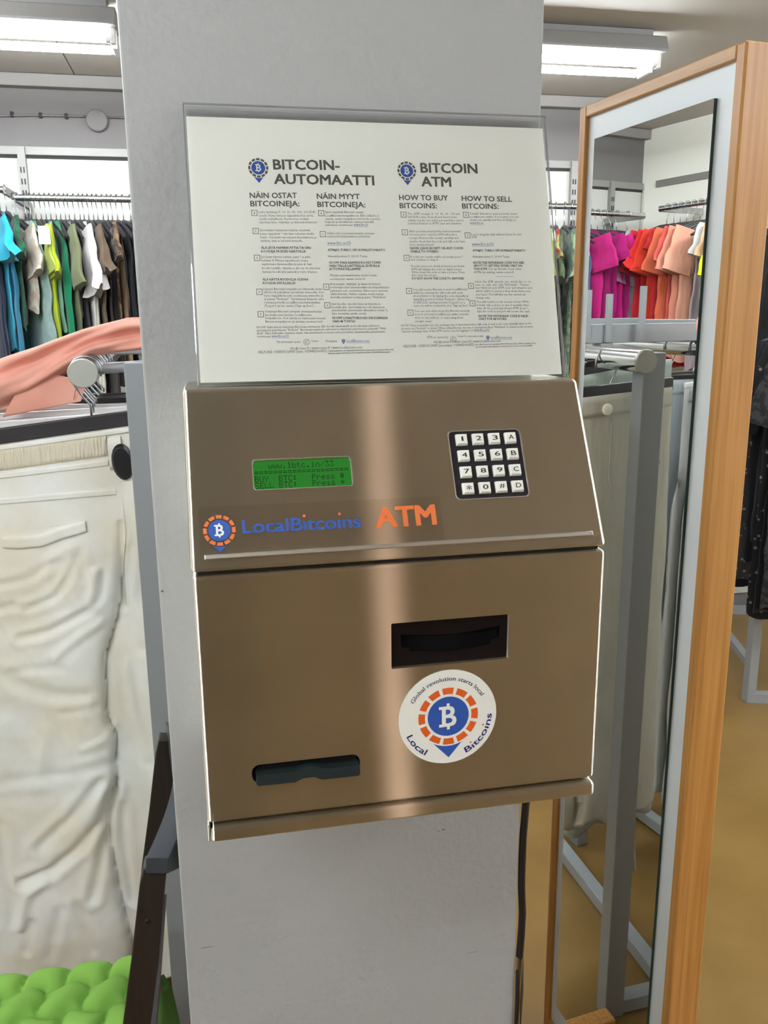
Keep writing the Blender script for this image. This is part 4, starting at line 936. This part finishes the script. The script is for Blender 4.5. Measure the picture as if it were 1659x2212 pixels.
# ------------------------------------------------------------------ clothes
def garment(L, hw, sl, seed, flare=1.0, strap=False, ruffle=0, rise=0):
    "hanging top or dress; origin at the rail, width along local X"
    mb = MB(); rnd = random.Random(seed); NA, NR = 44, 26; rings = []; z0 = -.092
    ph = [rnd.uniform(0, 6.3) for _ in range(5)]; zs = .062
    for j in range(NR+1):
        t = j/NR; d = L*t**1.15
        if d < zs: wv = (.055+(hw-.055)*(d/zs)**.8) if not strap else hw*.55+(hw*.3)*(d/zs)
        else: wv = hw*(.96+(flare-1)*(d-zs)/L) if not strap else hw*(.85+.1*min(1, (d-zs)/.1)+(flare-1)*(d-zs)/L)
        th = (.006+.005*min(1, d/.12)+.004*t)
        A = .0055*min(1, d/.2)
        rr = []
        for i in range(NA):
            a = 2*math.pi*i/NA; c, s = math.cos(a), math.sin(a)
            x = wv*math.copysign(abs(c)**.8, c); fold = A*(math.sin(5*a+ph[0]+2*t)+.6*math.sin(9*a+ph[1]-3*t))
            y = th*s+fold*(.25+.75*abs(s)); x += A*.9*math.sin(3*a+ph[2]+t*4)*abs(c)
            zz = z0-d+(.012*math.sin(4*a+ph[3]) if j == NR else 0)-(0 if d > zs or strap else (abs(c)*zs*.25))
            rr.append((x, y, zz))
        rings.append(rr)
    mb.loft(rings)
    if sl:
        for s in (-1, 1):
            rg = []; n = 16; m_ = 10; ax = Vector((s*.26, 0, -.966)); e = Vector((.966, 0, s*.26))
            for j in range(m_+1):
                t = j/m_; c0 = Vector((s*hw*.80, 0, z0-.035))+ax*sl*t; ra = .062+.016*t+.02*ruffle*t*t; rb = .011+.004*t+.012*ruffle*t
                rr = []
                for i in range(n*2):
                    a = math.pi*i/n; cs_, sn = math.cos(a), math.sin(a)
                    w_ = 1+.35*math.sin(3*a+2*t+seed)*t+.5*ruffle*t*math.sin(6*a+seed)
                    p_ = c0+e*ra*math.copysign(abs(cs_)**.75, cs_)*(1+.04*math.sin(j*1.7+seed))
                    p_.y += rb*sn*w_+.007*math.sin(j*.9+seed)*t; p_.z += .010*ruffle*t*math.sin(5*a+seed)
                    rr.append(p_)
                rg.append(rr)
            mb.loft(rg)
    for i, (x, y, z) in enumerate(mb.v):      # crumples
        k = min(1, max(0, (-z-.11)/.06)); y += k*(.007*noise.noise(Vector((x*11, z*7, seed)))+.006*noise.noise(Vector((x*26, z*13, seed+9)))); x += k*.010*noise.noise(Vector((z*13, x*9, seed+3)))
        mb.v[i] = (x, y, z)
    return mb
def rail(label, p, q, r=.0125, wall=None):
    t = thing('clothes_rail', label, 'clothes rail', p); ob('rail_tube', MB().tube([p, q], r, 14), M['chrome'], t, smooth=40)
    for e in (p, q): ob('rail_bracket', MB().bar(e, Vector(e)+Vector(wall), .014, .028), M['standard'], t)
    return t
GN = {'b': 'blouse', 'd': 'dress', 't': 'top', 's': 'shirt', 'j': 'jacket', 'u': 'tunic'}
def hang(loc, base, spec, where, seed):
    lab, k, c, pat, c2, L, hw, sl, yaw = spec[:9]; ruf = spec[9] if len(spec) > 9 else 0
    rz = base+R(yaw); nm = GN[k]
    t = garment(L, hw, sl, seed, 1.12 if k == 'd' else 1.0, strap=(sl == 0 and k in 'td'), ruffle=ruf)
    o = ob(nm, t, fabric(c, pat, c2, 38), smooth=55); o.location = loc; o.rotation_euler = (0, 0, rz)
    tag(o, '%s %s hanging on %s' % (lab, nm, where), nm)
    hanger('black hanger with wire hook inside the %s %s' % (lab, nm), loc, rz)
    return o
W1 = 'the back wall rail'; ZR1 = 2.043; YR = 2.885
rail('chrome clothes rail along the white panelled back wall left of the column', (-.79, YR, ZR1), (.45, YR, ZR1), .0125, (0, .29, 0))
rail('higher chrome clothes rail in the back wall corner', (-1.68, YR, ZR1+.028), (-.83, YR, ZR1+.028), .0125, (0, .29, 0))
rail('chrome clothes rail on the back wall behind the mirror', (1.12, YR, ZR1), (3.1, YR, ZR1), .0125, (0, .29, 0))
rail('chrome clothes rail on the cream left wall', (-1.64, 2.74, ZR1+.045), (-1.64, 1.55, ZR1+.045), .0125, (-.29, 0, 0))
YB = R(-90)
LEFT = [
 (-.90, ('dark navy', 'd', (26, 32, 62), None, None, .78, .20, 0, 19)), (-.872, ('turquoise frill sleeved', 'b', (44, 176, 206), None, None, .50, .20, .15, 21, 1)),
 (-.848, ('deep turquoise', 'd', (40, 150, 190), None, None, .72, .21, 0, 18)), (-.826, ('forest green leafy', 'b', (24, 110, 74), 'floral', (40, 70, 50), .42, .19, .14, 20)),
 (-.800, ('cream flower print', 'b', (214, 206, 190), 'floral', (196, 176, 156), .33, .19, .17, 28)), (-.786, ('pale sage', 'd', (152, 178, 172), 'floral', (162, 186, 178), .60, .22, 0, 33)),
 (-.758, ('light leaf green', 'd', (92, 166, 116), None, None, .42, .19, 0, 27)), (-.740, ('small lime strappy', 't', (130, 160, 40), None, None, .16, .12, 0, 26)),
 (-.722, ('pale lime short sleeved', 's', (188, 202, 92), None, None, .48, .19, .17, 20)), (-.703, ('bright lime', 's', (176, 190, 32), None, None, .46, .20, .18, 17)),
 (-.685, ('mint', 't', (120, 170, 140), None, None, .40, .18, 0, 19)), (-.668, ('emerald green long', 'd', (14, 138, 92), None, None, .80, .22, 0, 21)),
 (-.648, ('dark green', 't', (30, 66, 44), None, None, .50, .18, 0, 18)), (-.632, ('olive rolled sleeve', 's', (124, 130, 92), None, None, .52, .20, .22, 20)),
 (-.614, ('grey mauve', 't', (136, 126, 128), None, None, .36, .18, 0, 17)), (-.600, ('black sleeveless', 'd', (32, 28, 34), None, None, .62, .19, 0, 19)),
 (-.580, ('white frilled', 'b', (220, 214, 208), None, None, .62, .21, .24, 21, 1)), (-.560, ('ivory long', 'd', (212, 208, 188), None, None, .66, .19, 0, 18)),
 (-.545, ('plum', 't', (58, 44, 56), None, None, .44, .18, 0, 20)), (-.528, ('brown frilled', 'b', (112, 92, 72), None, None, .46, .20, .18, 17, 1)),
 (-.510, ('dark chocolate', 'd', (62, 48, 42), None, None, .66, .19, 0, 19)), (-.494, ('black plain', 'd', (24, 22, 26), None, None, .62, .19, 0, 21)),
 (-.474, ('brown leopard print', 'u', (150, 118, 84), 'floral', (70, 50, 42), .60, .19, .12, 18)), (-.456, ('tan', 'd', (150, 120, 88), None, None, .62, .19, 0, 20)),
 (-.440, ('black beaded', 't', (28, 26, 32), None, None, .5, .18, 0, 17)), (-.420, ('charcoal', 't', (40, 40, 50), None, None, .5, .18, 0, 19)),
 (-.398, ('navy denim', 'd', (36, 42, 62), None, None, .58, .21, .16, 21)), (-.370, ('dark denim', 'j', (30, 36, 54), None, None, .56, .21, .2, 18)),
 (-.340, ('slate', 't', (60, 64, 74), None, None, .5, .19, 0, 20))]
for i, (x_, sp_) in enumerate(LEFT): hang((x_, YR, ZR1 if x_ > -.81 else ZR1+.028), YB, sp_, W1, 10+i)
# blank price card among the lime shirts
tag(ob('price_card', MB().box((-.677, 2.635, 1.855), (-.637, 2.638, 1.918)), M['paper'], bevel=.001), 'blank white card hanging among the lime shirts on the back wall rail', 'card')
W2 = 'the back wall rail behind the mirror'
RIGHT = [(1.30, ('olive green', 's', (128, 138, 70), None, None, .6, .2, .18, -6)), (1.335, ('yellow green', 's', (150, 160, 78), None, None, .62, .20, .2, -10)), (1.37, ('red and lime flower print', 'b', (150, 160, 90), 'floral', (160, 40, 50), .5, .2, .12, -12)), (1.40, ('moss green print', 'b', (96, 112, 76), 'floral', (60, 78, 56), .55, .2, .2, -16)),
 (1.44, ('pale sage print', 'd', (150, 166, 132), 'floral', (90, 110, 84), .9, .2, .2, -12)), (1.47, ('dark brown print', 'd', (60, 50, 44), 'floral', (96, 84, 70), 1.05, .21, 0, -10)), (1.50, ('light sage', 's', (168, 182, 150), None, None, .58, .2, .22, -8)), (1.54, ('brown black patterned', 'd', (58, 46, 42), 'floral', (110, 92, 76), 1.05, .22, .1, -8)), (1.58, ('green camouflage', 's', (110, 124, 84), 'floral', (66, 76, 52), .8, .2, .2, -8)), (1.62, ('pale green long', 'd', (136, 160, 120), None, None, .8, .2, 0, -8)), (1.66, ('teal', 'd', (70, 110, 100), None, None, .9, .2, 0, -8))]+[(2.38+.06*i, (n_, 'd', c_, None, None, 1.1, .21, .15, -8)) for i, (n_, c_) in enumerate((('black crepe', (26, 24, 28)), ('dark plum', (50, 34, 44)), ('black wool', (30, 28, 32)), ('ink blue', (28, 32, 48)), ('black velvet', (22, 20, 24)), ('dark grey', (52, 50, 52)), ('black satin', (28, 26, 30)), ('maroon', (70, 30, 36))))]
for i, (x_, sp_) in enumerate(RIGHT): hang((x_, YR, ZR1), YB, sp_, W2, 60+i)
W3 = 'the corner rail'
CORN = [(-1.00, ('pale aqua', 't', (150, 200, 205), None, None, .5, .18, 0, 0)), (-1.10, ('royal blue', 'd', (40, 70, 160), None, None, .7, .2, 0, 0)), (-1.05, ('light blue', 's', (130, 160, 214), None, None, .55, .2, .12, -10)), (-1.15, ('grey blue', 'd', (90, 100, 130), None, None, .7, .2, 0, -10)), (-1.20, ('cerise pink', 'b', (196, 30, 116), None, None, .6, .2, .16, -18)), (-1.245, ('plum pink', 'd', (150, 24, 92), None, None, .72, .2, 0, -16)),
 (-1.29, ('magenta long', 'd', (176, 22, 110), None, None, .72, .2, .12, -16)), (-1.335, ('hot pink', 'b', (214, 34, 128), None, None, .56, .2, .16, -20)), (-1.375, ('dark magenta', 'd', (156, 24, 96), None, None, .74, .2, 0, -16)), (-1.415, ('fuchsia', 'b', (224, 50, 140), None, None, .4, .2, .17, -22)), (-1.46, ('black and white striped', 't', (60, 56, 62), None, None, .5, .18, 0, -14)), (-1.50, ('raspberry', 't', (190, 40, 100), None, None, .42, .19, .1, -14)), (-1.57, ('small burgundy strappy', 't', (120, 34, 48), None, None, .16, .12, 0, -20))]
for i, (x_, sp_) in enumerate(CORN): hang((x_, YR, ZR1+.028), YB, sp_, W3, 90+i)
W4 = 'the left wall rail'
LW_ = [(2.69, ('grey lilac lace', 'b', (196, 178, 184), None, None, .60, .21, .24, 8)), (2.645, ('crimson', 'b', (204, 38, 48), None, None, .5, .21, .2, 12)), (2.605, ('scarlet frill', 'b', (222, 44, 40), None, None, .56, .21, .18, 10, 1)), (2.565, ('vermilion', 's', (226, 58, 36), None, None, .62, .21, .2, 12)), (2.525, ('red', 'd', (196, 40, 44), None, None, .66, .21, .1, 8)),
 (2.485, ('orange coral', 'b', (236, 112, 76), None, None, .58, .21, .2, 12)), (2.445, ('coral pink', 's', (232, 96, 90), None, None, .6, .21, .16, 8)), (2.405, ('salmon', 'b', (238, 150, 124), None, None, .6, .21, .2, 12)), (2.365, ('peach', 's', (240, 170, 142), None, None, .62, .21, .2, 12)), (2.325, ('dark brown', 't', (54, 40, 40), None, None, .34, .18, 0, 6)), (2.29, ('grey violet', 'd', (186, 168, 172), None, None, .66, .2, 0, 8)),
 (2.25, ('white', 'b', (228, 224, 220), None, None, .55, .2, .14, 10)), (2.215, ('light peach', 'b', (242, 196, 150), None, None, .62, .2, .15, 10)), (2.175, ('mustard', 't', (196, 168, 40), None, None, .56, .2, .1, 10)), (2.135, ('bright lime yellow', 's', (216, 214, 28), None, None, .52, .22, .24, 14)), (2.09, ('white cotton', 's', (226, 226, 220), None, None, .5, .2, .16, 8)), (2.04, ('lemon yellow', 'd', (224, 214, 60), None, None, .7, .2, .1, 8)), (1.99, ('pale yellow', 'b', (230, 222, 130), None, None, .6, .2, .15, 8))]
for i, (y_, sp_) in enumerate(LW_): hang((-1.64, y_, ZR1+.045), 0, sp_, W4, 120+i)
# rack of dark clothes past the mirror
r2 = thing('clothes_rack', 'grey steel clothes rack carrying black clothes past the mirror', 'clothes rack', (2.04, 2.16, 0))
d2 = Vector((.30, .954, 0)); s2 = Vector((.954, -.30, 0)); o2 = Vector((2.045, 2.18, 0))
for a in (o2, o2+s2*.55, o2+d2*1.1, o2+s2*.55+d2*1.1): ob('post', MB().bar(a, a+Vector((0, 0, .62 if a == o2 else .62)), .04), M['grey_steel'], r2, bevel=.002)
for a in (o2, o2+d2*1.1): ob('base_bar', MB().bar(a+Vector((0,0,.02)), a+s2*.55+Vector((0,0,.02)), .04), M['grey_steel'], r2); ob('cross_bar', MB().bar(a+Vector((0,0,.60)), a+s2*.55+Vector((0,0,.60)), .035), M['grey_steel'], r2); ob('mast', MB().bar(a+s2*.15+Vector((0,0,.6)), a+s2*.15+Vector((0,0,1.60)), .035), M['grey_steel'], r2)
ob('side_bar', MB().bar(o2+Vector((0,0,.16)), o2+d2*1.1+Vector((0,0,.16)), .03), M['grey_steel'], r2)
ra = o2+s2*.15; ob('rail_tube', MB().tube([ra-d2*.25+Vector((0,0,1.60)), ra+d2*1.2+Vector((0,0,1.60))], .013, 14), M['chrome'], r2, smooth=40)
W5 = 'the rack past the mirror'
DARK = [(-.2, ('black lace', 'b', (30, 28, 30), 'floral', (58, 56, 56), 1.02, .22, .3, 0)), (-.15, ('black fringed', 'd', (18, 18, 20), None, None, 1.05, .21, .2, 4)), (-.09, ('black and white animal print', 'd', (36, 34, 34), 'spots', (150, 146, 140), 1.10, .21, .2, -4)), (-.03, ('white collar black', 's', (40, 40, 44), None, None, .8, .22, .3, 3)), (.04, ('charcoal knit', 'j', (34, 34, 38), None, None, .9, .22, .35, 0)), (.11, ('grey pebble print', 'd', (70, 66, 64), 'spots', (170, 164, 160), 1.0, .21, .2, 0)), (.18, ('black long', 'd', (22, 20, 24), None, None, 1.05, .21, .2, 0)), (.28, ('soft black', 'j', (26, 24, 28), None, None, .9, .21, .3, 0))]
for i, (t_, sp_) in enumerate(DARK):
    p = ra+d2*t_; hang((p.x, p.y, 1.60), math.atan2(s2.y, s2.x), sp_, W5, 160+i)

# unseen dark shelving added behind the camera to darken the steel's reflection
sh = thing('added_shelf', 'unseen dark wooden shelf unit added for the steel to reflect', 'shelf', (-.6, -2.6, 0))
for x_ in (-1.25, -.02): ob('side_board', MB().box((x_-.015, -2.8, 0), (x_+.015, -2.4, 1.9)), M['dark_wood'], sh)
for z_ in (.06, .5, .95, 1.4, 1.885): ob('shelf_board', MB().box((-1.235, -2.8, z_-.015), (-.035, -2.4, z_+.015)), M['dark_wood'], sh)
ob('back_board', MB().box((-1.235, -2.815, .05), (-.035, -2.8, 1.9)), M['dark_wood'], sh)
